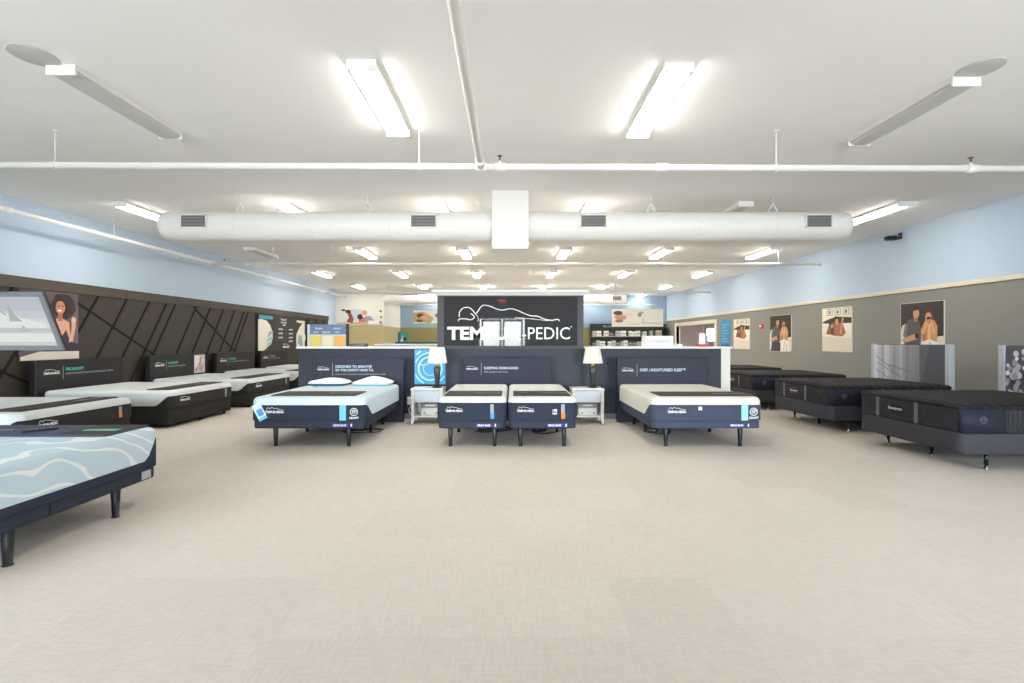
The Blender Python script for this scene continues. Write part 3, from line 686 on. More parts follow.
# ------------------------------------------------------------------ nightstands and lamps
def nightstand(label, x, fy):
    t = thing('nightstand', label, 'nightstand', (x, fy+0.2, 0))
    W, D, H = 0.56, 0.4, 0.635
    bm = B(); box(bm, -W/2-0.01, W/2+0.01, -D/2-0.01, D/2, H-0.03, H, 0.005); obj('top', bm, WHITE, t)
    for s in (-1, 1):
        bm = B(); xx = s*W/2
        box(bm, min(xx, xx-s*0.05), max(xx, xx-s*0.05), -D/2, D/2, 0.1, H-0.03)
        obj('side_panel', bm, WHITE, t)
        for yy in (-1, 1):
            bm = B(); a = [(xx, yy*D/2), (xx-s*0.06, yy*D/2), (xx-s*0.06, yy*(D/2-0.05)), (xx, yy*(D/2-0.05))]
            b = [(xx, yy*D/2), (xx-s*0.025, yy*D/2), (xx-s*0.025, yy*(D/2-0.03)), (xx, yy*(D/2-0.03))]
            loft(bm, [[(p[0], p[1], 0) for p in b], [(p[0], p[1], 0.1) for p in a]], smooth=False); obj('leg', bm, WHITE, t)
    bm = B(); box(bm, -W/2+0.05, W/2-0.05, -D/2+0.01, D/2, 0.12, 0.15); obj('shelf', bm, WHITE, t)
    bm = B(); box(bm, -W/2+0.05, W/2-0.05, D/2-0.015, D/2, 0.15, H-0.03); obj('back_panel', bm, WHITE, t)
    bm = B(); box(bm, -W/2+0.055, W/2-0.055, -D/2+0.004, -D/2+0.03, 0.395, H-0.04, 0.004); box(bm, -W/2+0.05, W/2-0.05, -D/2+0.03, D/2-0.02, 0.385, 0.4); obj('drawer', bm, mat('cool_white_front', (214, 220, 232), 0.4), t)
    return t
def storage_box(label, x, y):
    t = thing('storage_box', label, 'box', (x, y, 0.1502))
    bm = B(); box(bm, -0.17, 0.17, -0.1, 0.1, 0, 0.13, 0.015); obj('body', bm, WHITE, t)
    bm = B(); box(bm, -0.18, 0.18, -0.105, 0.105, 0.131, 0.215, 0.02); lo = obj('lid', bm, mat('grey_lid', (150, 150, 148), 0.5), t)
    bm = B(); box(bm, -0.09, 0.09, -0.109, -0.103, 0.165, 0.19); obj('label_slot', bm, WHITE, lo)
    for q in (-0.1, 0.11): bm = B(); cyl(bm, (q, -0.105, 0.04), (q, -0.098, 0.04), 0.018); obj('knob', bm, GREYT, t)
def table_lamp(label, x, y):
    t = thing('table_lamp', label, 'lamp', (x, y, 0.6352))
    bm = B(); lathe(bm, [(0.085, 0), (0.085, 0.012), (0.05, 0.022)], n=24); obj('base', bm, DARKW, t)
    bm = B(); loft(bm, [[(p[0], p[1], z) for p in rr(-h, h, -h, h, h*0.5, 4)] for h, z in ((0.032, 0.02), (0.036, 0.06), (0.053, 0.26), (0.06, 0.36), (0.052, 0.378), (0.02, 0.385))]); obj('stem', bm, DARKW, t)
    bm = B(); lathe(bm, [(0.03, 0.383), (0.032, 0.42), (0.02, 0.43), (0.02, 0.47)], n=16); obj('socket', bm, mat('brass', (196, 176, 96), 0.3, 0.8), t)
    bm = B(); lathe(bm, [(0.002, 0.467), (0.02, 0.475), (0.032, 0.52), (0.025, 0.56), (0.003, 0.575)], n=16); obj('bulb', bm, BULB, t)
    bm = B(); lathe(bm, [(0.18, 0.445), (0.13, 0.735), (0.126, 0.735), (0.176, 0.445)], n=32, cap0=False, cap1=False)
    s = obj('lamp_shade', bm, SHADE, t)
    bm = B(); cyl(bm, (0, 0, 0.57), (0, 0, 0.76), 0.005); cyl(bm, (-0.129, 0, 0.725), (0.129, 0, 0.725), 0.0035); cyl(bm, (0, -0.129, 0.725), (0, 0.129, 0.725), 0.0035); lathe(bm, [(0.004, 0.75), (0.012, 0.76), (0.004, 0.772)], n=12); obj('finial', bm, GREYT, s)
NF = 8.45
nightstand('white nightstand left of the two narrow beds, under the lamp on the blue print', -1.515, NF)
nightstand('white nightstand right of the two narrow beds', 1.355, NF)
storage_box('white box with grey lid inside the left nightstand', -1.47, NF+0.18)
storage_box('white box with grey lid inside the right nightstand', 1.36, NF+0.18)
table_lamp('dark-stemmed table lamp in front of the blue circle print', -1.36, NF+0.19)
table_lamp('dark-stemmed table lamp on the right nightstand', 1.47, NF+0.19)
# blue circle print on the partition
t = thing('blue_print', 'bright blue print with pale circles on the partition behind the left lamp', 'print', (-1.62, PY-0.031, 0.66))
bm = B(); box(bm, -0.23, 0.36, -0.012, -0.001, 0, 0.66, 0.002); obj('board', bm, mat('azure_print', (52, 158, 212), 0.4), t)
bm = B()
def arc_band(cx, cz, r, wd, y, x0, x1, z0, z1, mi=0, n=64):
    prev = None
    for i in range(n+1):
        a = 2*PI*i/n; p = [(cx+q*math.cos(a), y, cz+q*math.sin(a)) for q in (r-wd/2, r+wd/2)]
        ok = all(x0 < s[0] < x1 and z0 < s[2] < z1 for s in p)
        if prev and ok and prev[1]: face(bm, [bm.verts.new(s) for s in (prev[0][0], prev[0][1], p[1], p[0])], mi)
        prev = (p, ok)
for r, wd in ((0.22, 0.03), (0.30, 0.022), (0.13, 0.012), (0.37, 0.03), (0.44, 0.02)): arc_band(0.07, 0.3, r, wd, -0.0135, -0.225, 0.355, 0.005, 0.655)
obj('circle_pattern', bm, mat('pale_azure', (176, 222, 240), 0.4), t)
bm = B()
text_bm(bm, 'sleep cool', 0.05, -0.16, 0.36, -0.0135); obj('lettering', bm, LETTER, t)
# outlet with plug
t = thing('wall_outlet', 'white outlet with a plugged-in adapter on the partition left of the left nightstand', 'outlet', (-1.95, PY-0.001, 0.33))
bm = B(); box(bm, -0.045, 0.045, -0.008, 0, -0.06, 0.09, 0.003); obj('cover_plate', bm, WHITE, t)
bm = B(); box(bm, -0.02, 0.05, -0.05, -0.008, 0.02, 0.08, 0.008); obj('plug', bm, WHITE, t)
bm = B(); tube(bm, spline([(0.02, -0.035, 0.02), (0.04, -0.04, -0.06), (-0.01, -0.03, -0.16), (0.05, -0.03, -0.26), (0.12, -0.03, -0.32)], 6), 0.006, 6); obj('cord', bm, WHITE, t)

# ------------------------------------------------------------------ things on the partition cap
ct = 1.3722
t = thing('product_carton', 'white patterned carton on the partition cap right of the lettered wall', 'box', (2.82, PY+0.17, ct))
bm = B(); box(bm, -0.27, 0.27, -0.13, 0.13, 0, 0.205, 0.006); obj('carton', bm, mat('carton_white', (234, 234, 236), 0.6), t)
bm = B(); rnd = random.Random(5)
for i in range(7):
    x = -0.22+i*0.062; tube(bm, spline([(x, -0.131, 0.05+0.02*(i % 3)), (x+0.03, -0.131, 0.12), (x+0.05, -0.131, 0.08), (x+0.06, -0.131, 0.15)], 4), 0.005, 5)
obj('printed_swirls', bm, mat('lilac_ink', (190, 192, 206), 0.6), t)
t = thing('counter_display', 'small white display card on a red base on the partition cap', 'display stand', (3.71, PY+0.16, ct))
bm = B(); box(bm, -0.11, 0.11, -0.07, 0.07, 0, 0.045, 0.006); obj('base', bm, RED, t)
bm = B(); box(bm, -0.085, 0.035, -0.008, 0.008, 0.046, 0.26, 0.003); obj('card', bm, WHITE, t)
bm = B(); cyl(bm, (0.005, 0.02, 0.045), (0.005, 0.02, 0.4), 0.008); obj('pole', bm, GREYT, t)
bm = B(); box(bm, 0.04, 0.085, -0.02, 0.02, 0.046, 0.2, 0.006); obj('holder', bm, mat('grey_blue_plastic', (150, 160, 176), 0.5), t)
bm = B(); slab(bm, -0.09, 0.09, -0.06, 0.06, softprof(0, 0.05, 0.01, 0.02, 3), 0.05); o = obj('tissue_pack', bm, WHITE); o.location = (3.15+0.06, PY+0.15, ct); tag(o, 'small soft white pack on the partition cap beside the patterned carton', 'pack')
t = thing('tray', 'low dark brown tray on the partition cap behind the two pillows', 'tray', (-2.97, PY+0.16, ct))
bm = B(); box(bm, -0.15, 0.15, -0.1, 0.1, 0, 0.012); obj('tray_floor', bm, DARKW, t)
bm = B()
for a in ((-0.15, 0.15, -0.1, -0.088), (-0.15, 0.15, 0.088, 0.1), (-0.15, -0.138, -0.088, 0.088), (0.138, 0.15, -0.088, 0.088)): box(bm, a[0], a[1], a[2], a[3], 0.012, 0.06)
obj('rim', bm, DARKW, t)

# sample display board behind the partition
t = thing('sample_display', 'blue-headed display board with yellow, cream and orange samples behind the partition', 'display', (-4.26, 11.0, 0))
bm = B(); box(bm, -0.42, 0.42, 0, 0.04, 0.75, 1.86, 0.004); obj('board', bm, mat('pale_grey_board', (206, 210, 214), 0.5), t)
bm = B(); box(bm, -0.42, 0.42, -0.008, 0, 1.63, 1.86); obj('header', bm, mat('dusty_blue', (104, 126, 164), 0.5), t)
bm = B()
for x, s in ((-0.28, 'SOFT'), (-0.04, 'MEDIUM'), (0.22, 'FIRM')): text_bm(bm, s, 0.05, x, 1.66, -0.0085, align='CENTER')
text_bm(bm, 'sheets', 0.07, -0.3, 1.75, -0.0085); text_bm(bm, 'covers', 0.07, 0.12, 1.75, -0.0085); obj('lettering', bm, LETTER, t)
for x, cc, nm in ((-0.28, (226, 206, 110), 'yellow sample'), (0.0, (226, 222, 196), 'cream sample'), (0.27, (232, 184, 104), 'orange sample')):
    bm = B(); box(bm, x-0.12, x+0.12, -0.02, 0, 1.2, 1.6, 0.008); o = obj('sample', bm, mat('s'+nm, cc, 0.8), t); o['label'] = nm + ' swatch'
bm = B(); box(bm, 0.421, 0.47, -0.02, 0.05, 0, 1.87); obj('side_post', bm, BLACK, t)
bm = B(); box(bm, -0.47, -0.421, -0.02, 0.05, 0, 1.86); obj('side_post', bm, mat('pale_grey_board', (206, 210, 214)), t)
bm = B(); box(bm, -0.47, 0.47, -0.2, 0.22, 0, 0.03); box(bm, -0.42, 0.42, 0, 0.04, 0.03, 0.75); obj('foot', bm, BLACK, t)
# white counter and teal console further back
t = thing('counter', 'white service counter seen over the partition left of the lettered wall', 'counter', (-2.6, 12.2, 0))
bm = B(); box(bm, -0.85, 0.95, -0.3, 0.3, 1.36, 1.4, 0.006); obj('worktop', bm, WHITE, t)
bm = B(); box(bm, -0.8, 0.9, -0.26, 0.26, 0.0, 1.36); obj('body', bm, mat('pale_counter', (190, 190, 190), 0.5), t)
t = thing('console', 'dark teal console by the back wall left of the lettered wall', 'console', (-4.05, 20.4, 0))
bm = B(); box(bm, -0.9, 1.0, -0.3, 0.3, 1.34, 1.42, 0.01); obj('top', bm, TEALM, t)
for x in (-0.85, 0.92):
    bm = B(); box(bm, x-0.04, x+0.04, -0.28, 0.28, 0, 1.34); obj('side_panel', bm, TEALM, t)
bm = B(); box(bm, -0.81, 0.88, 0.2, 0.24, 0.1, 1.34); obj('back_panel', bm, TEALM, t)
t = thing('picture_stand', 'small teal picture of a sleeper standing on the dark teal console', 'picture', (-4.7, 20.4, 1.4203))
bm = B(); box(bm, -0.2, 0.22, 0, 0.04, 0, 0.42, 0.005); obj('board', bm, BLACK, t)
picture('print', [((58, 150, 160), R01), ((40, 110, 124), [(0, 0), (0.2, 0), (0.25, 1), (0, 1)]), ((210, 214, 196), [(0.2, 0), (0.6, 0), (0.45, 0.45), (0.3, 0.3)]), ((40, 44, 44), ell(0.75, 0.3, 0.15, 0.22)), ((190, 200, 190), ell(0.5, 0.55, 0.12, 0.12))], 0.4, 0.4, t, -0.19, 0.01, -0.0015)

# shelving unit on the back wall
t = thing('shelving_unit', 'black shelving unit stocked with bedding boxes on the back wall', 'shelves', (6.1, 25.25, 0))
bm = B(); box(bm, -1.95, 2.05, 0.2, 0.24, 0, 2.36); obj('back_panel', bm, mat('shelf_black', (40, 42, 38), 0.6), t)
for x in (-1.93, 2.03):
    bm = B(); box(bm, x-0.02, x+0.02, -0.2, 0.2, 0, 2.36); obj('side_panel', bm, BLACK, t)
for z in (0.3, 0.75, 1.2, 1.72):
    bm = B(); box(bm, -1.91, 2.01, -0.2, 0.2, z-0.05, z, 0.004); obj('shelf', bm, mat('pale_shelf', (176, 170, 150), 0.5), t)
bm = B(); box(bm, -1.91, 2.01, -0.2, -0.17, 2.1, 2.36); h = obj('header', bm, mat('shelf_black', (40, 42, 38)), t)
bm = B(); text_bm(bm, 'PILLOWS', 0.14, -1.3, 2.17, -0.2015, 0.002); obj('lettering', bm, mat('header_teal', (130, 180, 190), 0.5), h)
rnd = random.Random(11)
ords = ['first', 'second', 'third', 'fourth', 'fifth', 'sixth', 'seventh', 'eighth', 'ninth', 'tenth', 'eleventh', 'twelfth', 'thirteenth', 'fourteenth', 'fifteenth']
PB = [mat('pack_white', (226, 224, 214), 0.6), mat('pack_grey', (176, 176, 172), 0.6), mat('pack_dark', (70, 72, 74), 0.6), mat('pack_tan', (196, 184, 156), 0.6)]
PN = ['white', 'grey', 'dark', 'tan']
for z, sn in ((1.72, 'upper'), (1.2, 'lower')):
    x = -1.85; k = 0
    while x < 1.75 and k < 15:
        w = rnd.uniform(0.16, 0.3); hgt = rnd.uniform(0.2, 0.31); ci = rnd.choice((0, 0, 0, 1, 2, 3)) if sn == 'upper' else rnd.choice((0, 2, 2, 1, 2))
        bm = B(); box(bm, 0, w, -0.14, 0.14, 0, hgt, 0.008, mi=0); box(bm, 0.02, w-0.02, -0.145, -0.139, hgt*0.3, hgt*0.55, mi=1)
        o = obj('product_box', bm, [PB[ci], GREYT]); o.location = (6.1+x, 25.23, z+0.0003)
        tag(o, '%s product box on the %s visible shelf at the back, %s from the left' % (PN[ci], sn, ords[k]), 'box', 'product boxes on the black shelving')
        x += w+rnd.choice((0.012, 0.02, 0.16)); k += 1

# ------------------------------------------------------------------ posters
SKIN = (206, 152, 112); SKIN2 = (170, 112, 80); HAIR = (46, 34, 28)
couple_sit = [((52, 42, 38), R01), ((226, 216, 204), [(0, 0), (1, 0), (1, 0.4), (0, 0.3)]), ((214, 206, 198), [(0, 0.3), (0.12, 0.34), (0.16, 0.64), (0.04, 0.6), (0, 0.5)]),
              ((86, 84, 84), [(0.08, 0.1), (0.48, 0.1), (0.5, 0.5), (0.46, 0.66), (0.36, 0.72), (0.2, 0.7), (0.1, 0.6)]), ((118, 116, 116), [(0.06, 0.4), (0.14, 0.38), (0.18, 0.62), (0.1, 0.6)]),
              (SKIN2, [(0.32, 0.66), (0.42, 0.66), (0.42, 0.76), (0.32, 0.76)]), (HAIR, ell(0.35, 0.86, 0.105, 0.1)), (SKIN, ell(0.385, 0.81, 0.075, 0.09)), (HAIR, ell(0.36, 0.905, 0.09, 0.045)),
              ((66, 62, 58), [(0.04, 0), (0.6, 0), (0.56, 0.2), (0.4, 0.28), (0.1, 0.24)]), (SKIN, [(0.06, 0.36), (0.12, 0.28), (0.4, 0.34), (0.44, 0.4), (0.36, 0.44), (0.14, 0.38)]), ((30, 28, 28), rect(0.36, 0.44, 0.36, 0.44)),
              ((206, 150, 100), [(0.5, 0.3), (0.86, 0.28), (0.88, 0.56), (0.8, 0.68), (0.6, 0.68), (0.5, 0.52)]), ((166, 112, 72), [(0.55, 0.32), (0.61, 0.3), (0.62, 0.6), (0.55, 0.54)]), ((230, 180, 134), [(0.66, 0.32), (0.72, 0.32), (0.72, 0.6), (0.66, 0.6)]),
              ((88, 54, 38), ell(0.68, 0.75, 0.115, 0.115)), (SKIN, ell(0.675, 0.73, 0.07, 0.085)), ((24, 22, 22), rect(0.64, 0.73, 0.69, 0.735)),
              ((222, 168, 124), [(0.52, 0.46), (0.58, 0.42), (0.66, 0.62), (0.63, 0.7)]), ((222, 168, 124), [(0.84, 0.46), (0.78, 0.42), (0.71, 0.62), (0.74, 0.7)]),
              ((240, 234, 226), [(0.52, 0), (0.97, 0), (0.9, 0.28), (0.7, 0.34), (0.54, 0.3)]), ((206, 196, 186), [(0.66, 0.02), (0.7, 0.02), (0.74, 0.28), (0.7, 0.3)]), ((206, 196, 186), [(0.8, 0.02), (0.83, 0.02), (0.84, 0.24), (0.81, 0.24)])]
couple_bed = [((236, 226, 206), R01), ((222, 212, 196), [(0, 0), (1, 0), (1, 0.3), (0, 0.34)]), ((70, 52, 42), [(0, 0.68), (0.2, 0.74), (0.5, 0.8), (0.8, 0.78), (1, 0.76), (1, 0.62), (0, 0.62)]),
              ((238, 232, 222), [(0, 0.4), (0.3, 0.5), (0.3, 0.64), (0, 0.66)]), ((240, 234, 226), [(0.7, 0.5), (1, 0.48), (1, 0.64), (0.72, 0.64)]),
              ((150, 92, 62), [(0.14, 0.4), (0.4, 0.38), (0.5, 0.56), (0.44, 0.68), (0.26, 0.64)]), (SKIN2, [(0.4, 0.36), (0.7, 0.34), (0.82, 0.42), (0.72, 0.64), (0.48, 0.66)]),
              ((110, 66, 46), [(0.3, 0.4), (0.42, 0.36), (0.42, 0.6), (0.34, 0.6)]), (HAIR, ell(0.5, 0.72, 0.09, 0.09)), (SKIN, ell(0.52, 0.68, 0.06, 0.07)), (HAIR, ell(0.34, 0.62, 0.07, 0.06)), (SKIN, ell(0.36, 0.59, 0.05, 0.05)),
              (SKIN, [(0.62, 0.4), (0.68, 0.38), (0.76, 0.76), (0.7, 0.78)])]
for k in range(3):
    a = 0.18+k*0.28
    couple_bed += [((150, 146, 138), rect(a-0.01, a+0.2, 0.83, 0.985)), ((226, 222, 214), rect(a+0.01, a+0.18, 0.845, 0.97)), ((120, 112, 104), rect(a+0.06, a+0.13, 0.87, 0.94))]
def poster(label, y0, y1, z0, z1, shapes, rounded=0.05):
    w = y1-y0
    t = thing('poster', label, 'poster', (XR-0.0002, (y0+y1)/2, z0), -PI/2)
    bm = B(); pts = rr(-w/2, w/2, 0, z1-z0, rounded, 5)
    loft(bm, [[(p[0], 0, p[1]) for p in pts], [(p[0], -0.02, p[1]) for p in pts]], smooth=False); obj('board', bm, mat('poster_board', (222, 214, 200), 0.5), t)
    # flip so that the picture reads from the room side
    picture('printed_photo', shapes, w-0.02, z1-z0-0.02, t, -w/2+0.01, 0.01, -0.0215, 0.0005)
poster('tall couple-on-bed poster beside the blue banner, farthest on the right wall', 16.55, 17.75, 1.17, 2.26, couple_bed)
poster('poster of a seated couple with rounded corners, right of the red fire alarm', 14.08, 15.25, 1.14, 2.27, couple_sit, 0.09)
poster('poster of a couple lying on a bed under three frames, middle of the right wall', 11.57, 12.68, 1.2, 2.33, couple_bed, 0.03)
poster('poster of a couple taking photos, above the grey fabric-print headboard', 9.1, 10.12, 1.12, 2.27, couple_sit, 0.03)
t = thing('banner', 'narrow bright blue banner with white lines on the right wall', 'banner', (XR-0.0002, 18.45, 1.2), -PI/2)
bm = B(); box(bm, -0.39, 0.39, -0.015, 0, 0, 1.08); obj('board', bm, mat('banner_blue', (58, 140, 190), 0.5), t)
sh = []
for i in range(7): sh.append(((130, 190, 216), rect(0.12, 0.88-0.12*(i % 3), 0.2+i*0.1, 0.235+i*0.1)))
picture('printed_lines', sh + [((34, 96, 150), rect(0.05, 0.95, 0.02, 0.12))], 0.78, 1.08, t, -0.39, 0, -0.0165, 0.0003)
t = thing('fire_alarm', 'red fire alarm strobe on the right wall between two posters', 'alarm', (XR, 15.75, 1.95), -PI/2)
bm = B(); box(bm, -0.08, 0.08, -0.05, 0, -0.08, 0.08, 0.012); obj('housing', bm, RED, t)
bm = B(); slab(bm, -0.045, 0.045, -0.03, 0.03, softprof(0, 0.04, 0.004, 0.015, 3), 0.02); bmesh.ops.rotate(bm, verts=bm.verts, cent=(0, 0, 0), matrix=Matrix.Rotation(PI/2, 3, 'X')); bmesh.ops.translate(bm, verts=bm.verts, vec=(0, -0.048, 0.01)); obj('strobe_lens', bm, WHITE, t)

# woman poster on the left wall (facing +x)
wy0, wy1, wz0, wz1 = 7.95, 9.03, 1.15, 2.372
t = thing('poster', 'poster of a smiling curly-haired woman on the dark left wall', 'poster', (XL+0.036, (wy0+wy1)/2, wz0), PI/2)
W, H = wy1-wy0, wz1-wz0
bm = B(); box(bm, -W/2, W/2, -0.015, 0, 0, H); obj('board', bm, mat('poster_back', (86, 74, 80), 0.5), t)
curls = []
rnd = random.Random(2)
for i in range(26):
    a = rnd.uniform(0, 2*PI); q = rnd.uniform(0.6, 1.0); curls.append(((44, 30, 30) if i % 2 else (60, 40, 38), ell(0.73+0.19*q*math.cos(a), 0.80+0.16*q*math.sin(a), 0.05, 0.045, 10)))
wom = [((92, 78, 84), R01), ((74, 62, 70), [(0, 0.5), (0.5, 0.6), (0.4, 1), (0, 1)]), ((112, 96, 98), [(0.72, 0.2), (1, 0.2), (1, 0.8), (0.85, 0.75)]),
       ((48, 33, 33), ell(0.73, 0.79, 0.21, 0.19))] + curls + [
       ((222, 172, 142), [(0.5, 0.5), (0.6, 0.61), (0.7, 0.61), (0.82, 0.55), (0.84, 0.3), (0.6, 0.2)]), (SKIN2, [(0.61, 0.57), (0.7, 0.57), (0.7, 0.7), (0.62, 0.7)]), ((196, 132, 98), ell(0.66, 0.77, 0.085, 0.1)),
       ((250, 244, 236), ell(0.645, 0.725, 0.04, 0.014)), ((60, 36, 30), ell(0.625, 0.79, 0.016, 0.009)), ((60, 36, 30), ell(0.70, 0.79, 0.016, 0.009)),
       ((54, 44, 66), [(0.48, 0.12), (0.9, 0.12), (0.82, 0.3), (0.76, 0.44), (0.68, 0.34), (0.58, 0.36), (0.52, 0.46)]), ((224, 176, 148), [(0.8, 0.22), (0.87, 0.2), (0.94, 0.5), (0.92, 0.6), (0.86, 0.58), (0.86, 0.46)]), ((232, 188, 160), ell(0.9, 0.59, 0.045, 0.05)),
       ((46, 38, 58), [(0.3, 0.1), (1, 0.1), (1, 0.22), (0.85, 0.26), (0.6, 0.2)]), ((222, 212, 200), [(0, 0), (1, 0), (1, 0.115), (0.3, 0.12), (0, 0.05)])]
picture('printed_photo', wom, W, H, t, -W/2, 0, -0.0165, 0.0004)

# silhouette info board on the left wall
y0, y1, z0, z1 = 15.42, 18.95, 1.12, 2.35
t = thing('info_board', 'charcoal info board with two cream head silhouettes on the left wall', 'sign', (XL+0.036, (y0+y1)/2, z0), PI/2)
W, H = y1-y0, z1-z0
bm = B(); box(bm, -W/2, W/2, -0.02, 0, 0, H); obj('board', bm, mat('board_charcoal', (44, 42, 42), 0.5), t)
sh = [((60, 150, 170), rect(0.02, 0.27, 0.88, 0.98)), ((222, 216, 200), [(0.0, 0.02), (0.1, 0.02), (0.24, 0.2), (0.27, 0.4), (0.26, 0.55), (0.22, 0.72), (0.15, 0.84), (0.06, 0.87), (0.0, 0.86)])]
for k in range(5):
    sh.append((((150, 176, 184) if k % 2 == 0 else (196, 214, 216)), [(0.12+0.01*k, 0.1+0.07*k), (0.22+0.01*k, 0.18+0.075*k), (0.272, 0.36+0.05*k), (0.262, 0.37+0.05*k), (0.2, 0.24+0.08*k)]))
sh += [((222, 216, 200), [(0.78, 0.05), (0.98, 0.05), (0.98, 0.92), (0.78, 0.92), (0.78, 0.86), (0.92, 0.84), (0.84, 0.68), (0.78, 0.5), (0.77, 0.3)]), ((222, 216, 200), ell(0.985, 0.38, 0.014, 0.1))]
for k in range(4): sh.append(((150, 164, 170), [(0.8+0.02*k, 0.22+0.04*k), (0.86+0.02*k, 0.12), (0.88+0.02*k, 0.12), (0.83+0.02*k, 0.5)]))
picture('printed_graphic', sh, W, H, t, -W/2, 0, -0.0215, 0.0004)
bm = B()
for s, sz, u, v in (('The art of', 0.1, 0.43, 0.88), ('deep sleep', 0.1, 0.43, 0.8), ('begins', 0.09, 0.47, 0.73)): text_bm(bm, s, sz, -W/2+u*W, v*H, -0.0215, 0.001)
for u, vs in ((0.38, (0.6, 0.48, 0.36)), (0.6, (0.6, 0.48, 0.36, 0.25))):
    for v in vs: text_bm(bm, 'comfort', 0.1, -W/2+u*W, v*H, -0.0215, 0.002)
logo_bm(bm, -W/2+0.47*W, 0.08*H, -0.0215, 0.5)
obj('lettering', bm, LETTER, t)

# banners at the back
def banner_people(name, w, h, t, variant):
    sh = [((226, 222, 212), R01)]
    if variant == 0:
        sh += [((196, 202, 206), rect(0.28, 0.55, 0.3, 0.95)), ((206, 190, 170), rect(0, 1, 0, 0.2)), ((150, 82, 66), [(0.2, 0.25), (0.34, 0.15), (0.36, 0.4), (0.3, 0.78), (0.22, 0.7), (0.26, 0.5)]), ((60, 40, 36), ell(0.24, 0.82, 0.06, 0.1)), ((70, 46, 40), ell(0.14, 0.9, 0.05, 0.06)),
               ((196, 110, 96), [(0.46, 0.15), (0.64, 0.15), (0.62, 0.5), (0.5, 0.5)]), ((60, 42, 38), ell(0.5, 0.52, 0.06, 0.16)), ((214, 150, 110), ell(0.6, 0.75, 0.06, 0.15)), ((150, 150, 176), [(0.6, 0.2), (0.82, 0.25), (0.74, 0.55), (0.62, 0.6)]), ((206, 168, 130), rect(0.36, 0.75, 0.1, 0.22)), ((236, 230, 214), rect(0.68, 0.92, 0.1, 0.3)), ((80, 72, 64), ell(0.95, 0.85, 0.025, 0.06)), ((80, 72, 64), ell(0.96, 0.5, 0.02, 0.06)), ((80, 72, 64), ell(0.95, 0.2, 0.02, 0.06))]
    elif variant == 1:
        sh += [((190, 160, 110), [(0, 0.1), (0.5, 0.0), (0.6, 0.4), (0.3, 0.9), (0, 0.8)]), ((70, 50, 42), ell(0.2, 0.6, 0.1, 0.16)), ((214, 160, 120), ell(0.3, 0.45, 0.1, 0.14)), ((120, 60, 44), ell(0.18, 0.2, 0.1, 0.1)), ((120, 112, 70), ell(0.7, 0.6, 0.07, 0.16)), ((150, 140, 90), ell(0.8, 0.35, 0.05, 0.12))]
    else:
        sh += [((196, 150, 120), ell(0.17, 0.55, 0.12, 0.2)), ((96, 66, 50), ell(0.12, 0.78, 0.09, 0.12)), ((226, 206, 190), ell(0.3, 0.7, 0.1, 0.1)), ((150, 108, 84), ell(0.14, 0.32, 0.08, 0.08)), ((140, 140, 124), ell(0.54, 0.68, 0.04, 0.12)), ((166, 162, 140), ell(0.57, 0.8, 0.05, 0.06)),
               ((190, 192, 184), rect(0.58, 0.97, 0.16, 0.22)), ((206, 206, 196), rect(0.3, 0.55, 0.12, 0.2)), ((176, 180, 172), rect(0.6, 0.62, 0.2, 0.5))]
    picture('printed_photo', sh, w, h, t, -w/2, 0, -0.0265, 0.0008)
def hung_banner(label, x0, x1, y, z0, z1, variant, wires=True):
    w = x1-x0; t = thing('banner', label, 'banner', ((x0+x1)/2, y, z0))
    bm = B(); box(bm, -w/2, w/2, -0.025, 0.0, 0, z1-z0, 0.003); obj('board', bm, mat('banner_cream', (226, 222, 212), 0.5), t)
    banner_people('p', w, z1-z0, t, variant)
    if wires:
        for s in (-1, 1):
            bm = B(); cyl(bm, (s*w*0.42, -0.012, z1-z0), (s*w*0.42, -0.012, ZC-z0), 0.008, n=8); obj('hanging_wire', bm, GREYT, t)
hung_banner('wide family-photo banner on the white corner room wall at back left', -8.2, -6.05, 22.299, 2.16, 2.98, 0, False)
hung_banner('small tan photo banner hung from the ceiling left of the lettered wall', -4.15, -2.7, 20.0, 2.2, 2.75, 1)
hung_banner('cream banner with sleeping face hung before the black shelving', 4.2, 6.36, 20.0, 2.06, 2.8, 2)

# ------------------------------------------------------------------ tilted screen on a floor stand
sc = thing('display_screen', 'grey-framed tilted screen showing a pale bedroom, at the left edge', 'screen', (-5.35, 5.0, 0))
tl = 0.39
def scr(x, z, off): # z along the screen from its bottom edge; top leans towards the viewer
    return (x, -math.sin(tl)*z-off*math.cos(tl), 1.40+math.cos(tl)*z-off*math.sin(tl))
def sbar(bm, x0, x1, z0, z1, o0, o1, mi=0):
    a = [scr(x0, z0, o0), scr(x1, z0, o0), scr(x1, z1, o0), scr(x0, z1, o0)]; b = [scr(x0, z0, o1), scr(x1, z0, o1), scr(x1, z1, o1), scr(x0, z1, o1)]
    loft(bm, [a, b], smooth=False, mi=mi)
SW, SH = 0.65, 0.63
bm = B(); sbar(bm, -SW, SW, 0, SH, -0.02, 0.0); obj('back_shell', bm, BLACK, sc)
bm = B()
for a in ((-SW, SW, 0, 0.045), (-SW, SW, SH-0.045, SH), (-SW, -SW+0.045, 0.045, SH-0.045), (SW-0.045, SW, 0.045, SH-0.045)): sbar(bm, a[0], a[1], a[2], a[3], 0.0005, 0.02)
obj('bezel', bm, mat('grey_bezel', (112, 116, 124), 0.4), sc)
bm = B(); cols = {}
def sm(col):
    if col not in cols: cols[col] = mat('screen_%d_%d_%d' % col, (14, 14, 16), 0.25, emit=col, estr=0.36)
    return list(cols).index(col)
layer = [0]
def spoly(col, pts):
    layer[0] += 1; off = 0.001+0.0004*layer[0]; mi = sm(col)
    face(bm, [bm.verts.new(scr(-SW+0.045+u*(2*SW-0.09), 0.045+v*(SH-0.09), off)) for u, v in pts], mi)
